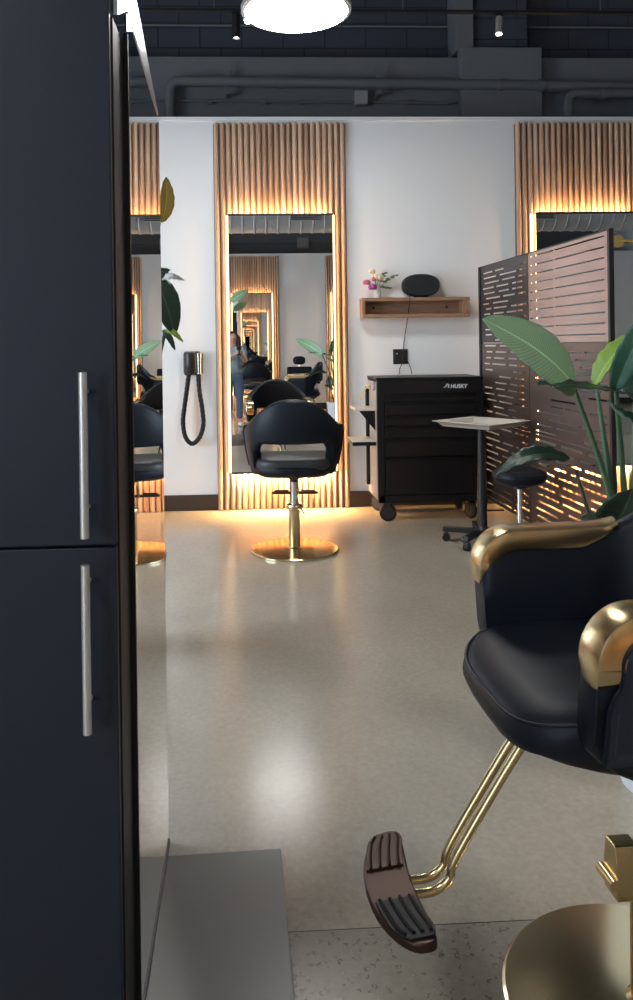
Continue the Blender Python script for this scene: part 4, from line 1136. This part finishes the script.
# ------------------------------------------------------------------ the photographer
def skin_obj(name, pts, edges, mat, parent, sub=2):
    """pts: list of (x, y, z, rx, ry)"""
    me = bpy.data.meshes.new(name)
    me.from_pydata([p[:3] for p in pts], edges, [])
    me.materials.append(mat)
    o = bpy.data.objects.new(name, me); COL.objects.link(o); o.parent = parent
    sk = o.modifiers.new('skin', 'SKIN'); sk.use_smooth_shade = True; sk.branch_smoothing = .4
    for i, p in enumerate(pts):
        d = me.skin_vertices[0].data[i]
        d.radius = (p[3], p[4] if len(p) > 4 else p[3]); d.use_root = (i == 0)
    sb = o.modifiers.new('sub', 'SUBSURF'); sb.levels = sub; sb.render_levels = sub
    return o
def person():
    t = thing('person', 'person in a pale blue top and jeans holding up a phone, seen in the mirror', 'person', (-.21, -.42, 0))
    P = []; E = []
    def v(x, y, z, rx, ry=None, link=None):
        P.append((x, y, z, rx, ry or rx)); i = len(P) - 1
        if link is not None:
            E.append((link, i))
        return i
    pel = v(0, 0, .86, .135, .10)
    wst = v(0, .0, 1.00, .115, .085, pel); chs = v(0, -.005, 1.16, .125, .095, wst); sh = v(0, -.01, 1.27, .09, .07, chs)
    nk = v(0, 0, 1.34, .047, .047, sh); hd = v(0, .01, 1.40, .058, .066, nk); hd2 = v(0, .015, 1.47, .070, .085, hd); hd3 = v(0, .01, 1.545, .050, .060, hd2)
    for s in (-1, 1):
        hip = v(s * .085, 0, .80, .085, .085, pel); kn = v(s * .09, .015, .46, .055, .055, hip); ank = v(s * .095, -.01, .09, .034, .036, kn)
        heel = v(s * .098, .03, .045, .034, .03, ank); toe = v(s * .105, .14, .03, .030, .022, heel)
        sp_ = v(s * .15, -.01, 1.275, .052, .05, sh); el = v(s * .20, .10, 1.06, .038, .038, sp_)
        wr = v(s * .055 + .08, .285, 1.19, .024, .024, el); pm = v(s * .040 + .095, .325, 1.215, .030, .018, wr)
        for k in range(4):
            bx_ = s * (.028) + .10; zz = 1.20 + k * .018
            ln = (.9, 1.0, 1.05, .85)[k]
            f1 = v(bx_ + s * .012, .352, zz, .0085, .0085, pm); f2 = v(bx_ + s * .002, .352 + .022 * ln, zz + .004, .008, .008, f1); f3 = v(bx_ - s * .022 * ln, .352 + .024 * ln, zz + .005, .0072, .0072, f2)
        th1 = v(s * .038 + .10, .335, 1.245, .010, .010, pm); th2 = v(s * .022 + .10, .345, 1.265, .0085, .0085, th1); v(s * .008 + .10, .347, 1.272, .0075, .0075, th2)
    skin_obj('body', P, E, M['skin'], t)
    # face
    f = MB(); f.ellipsoid((0, .105, 1.452), (.010, .016, .020), 10, 8); f.build('nose', M['skin'], t)
    for s in (-1, 1):
        MB().ellipsoid((s * .028, .088, 1.475), (.011, .008, .006), 10, 6).build('eye', M['letter'], t)
        MB().ellipsoid((s * .028, .094, 1.475), (.005, .004, .005), 8, 6).build('iris', M['hair'], t)
        MB().ellipsoid((s * .071, .01, 1.455), (.008, .016, .026), 10, 8).build('ear', M['skin'], t)
    MB().ellipsoid((0, .088, 1.413), (.020, .008, .006), 10, 6).build('mouth', M['pink'], t)
    h = MB()
    rings = []
    for i in range(11):
        ph = PI * .5 - i * .19
        rings.append([Vector((.083 * math.cos(ph) * math.cos(a) if ph > -.9 else 0, .005 + .092 * math.cos(ph) * math.sin(a), 1.485 + .098 * math.sin(ph))) for a in [PI * .86 + (PI * 1.28) * j / 20 for j in range(21)]])
    h.rings([[p for p in r_] for r_ in rings])
    h.ellipsoid((0, -.055, 1.40), (.075, .045, .12), 16, 10)
    h.ellipsoid((.072, -.005, 1.38), (.022, .05, .12), 12, 8); h.ellipsoid((-.072, -.005, 1.38), (.022, .05, .12), 12, 8)
    h.build('hair', M['hair'], t)
    # clothing
    Q = []; F = []
    def w(x, y, z, rx, ry=None, link=None):
        Q.append((x, y, z, rx, ry or rx)); i = len(Q) - 1
        if link is not None:
            F.append((link, i))
        return i
    a = w(0, 0, .86, .150, .115); b = w(0, 0, .93, .142, .108, a)
    for s in (-1, 1):
        h_ = w(s * .086, 0, .78, .096, .096, a); k_ = w(s * .09, .012, .46, .068, .068, h_); w(s * .095, -.008, .11, .052, .054, k_)
    skin_obj('jeans', Q, F, M['denim'], t)
    Q.clear(); F.clear()
    a = w(0, 0, .83, .165, .128); b = w(0, 0, 1.03, .130, .100, a); c = w(0, -.005, 1.17, .140, .108, b); d = w(0, -.01, 1.275, .100, .080, c)
    for s in (-1, 1):
        e = w(s * .155, -.01, 1.28, .064, .062, d); w(s * .19, .05, 1.15, .052, .052, e)
    skin_obj('top', Q, F, M['shirt'], t)
    for s in (-1, 1):
        MB().ellipsoid((s * .102, .075, .035), (.046, .125, .036), 16, 8, .8).build('shoe', M['white_trim'], t)
    return t
person()
t = thing('phone', 'phone held up in both hands by the person in the mirror', 'phone', (-.115, -.06, 1.175), 0)
MB().bx(-.036, .036, -.004, .004, 0, .15).build('case', M['black_plastic'], t, bevel=.004)
MB().bx(-.03, -.004, .004, .0065, .105, .142).build('camera_bump', M['black'], t, bevel=.002)
MB().bx(-.033, .033, -.0048, -.004, .004, .146).build('screen', M['black'], t)

# ------------------------------------------------------------------ light and camera
w = bpy.data.worlds.new('daylight'); SC.world = w; w.use_nodes = True
bg = w.node_tree.nodes['Background']
bg.inputs['Color'].default_value = (0.70, 0.84, 1.0, 1); bg.inputs['Strength'].default_value = 9.0
for a, b in WIN:
    l = bpy.data.lights.new('window_portal', 'AREA'); l.shape = 'RECTANGLE'
    l.size = Z1 - Z0; l.size_y = b - a
    l.cycles.is_portal = True
    o = bpy.data.objects.new('window_portal', l); COL.objects.link(o)
    o.location = (XL - .10, (a + b) / 2, (Z0 + Z1) / 2); o.rotation_euler = (0, -PI / 2, 0)

cam = bpy.data.cameras.new('camera'); co = bpy.data.objects.new('camera', cam); COL.objects.link(co); SC.camera = co
cam.sensor_width = 36; cam.sensor_fit = 'AUTO'; cam.lens = 28.8
cam.shift_x = .0315; cam.shift_y = -.156
cam.clip_start = .02
th = math.atan(39 / 800.0); r = 0.014
Fw = Vector((math.sin(th), math.cos(th), 0)); R0 = Vector((math.cos(th), -math.sin(th), 0)); U0 = Vector((0, 0, 1))
Rt = R0 * math.cos(r) - U0 * math.sin(r); Up = U0 * math.cos(r) + R0 * math.sin(r)
co.matrix_world = Matrix(((Rt.x, Up.x, -Fw.x, 0), (Rt.y, Up.y, -Fw.y, 0), (Rt.z, Up.z, -Fw.z, 1.35), (0, 0, 0, 1)))

SC.view_settings.view_transform = 'Standard'
SC.view_settings.look = 'None'
SC.view_settings.gamma = 1.0
SC.view_settings.use_curve_mapping = False
SC.view_settings.exposure = 0.25
SC.cycles.max_bounces = 12
SC.cycles.glossy_bounces = 10
SC.cycles.diffuse_bounces = 4
SC.cycles.use_denoising = True
SC.cycles.sample_clamp_indirect = 8.0
SC.cycles.caustics_reflective = False
SC.cycles.caustics_refractive = False
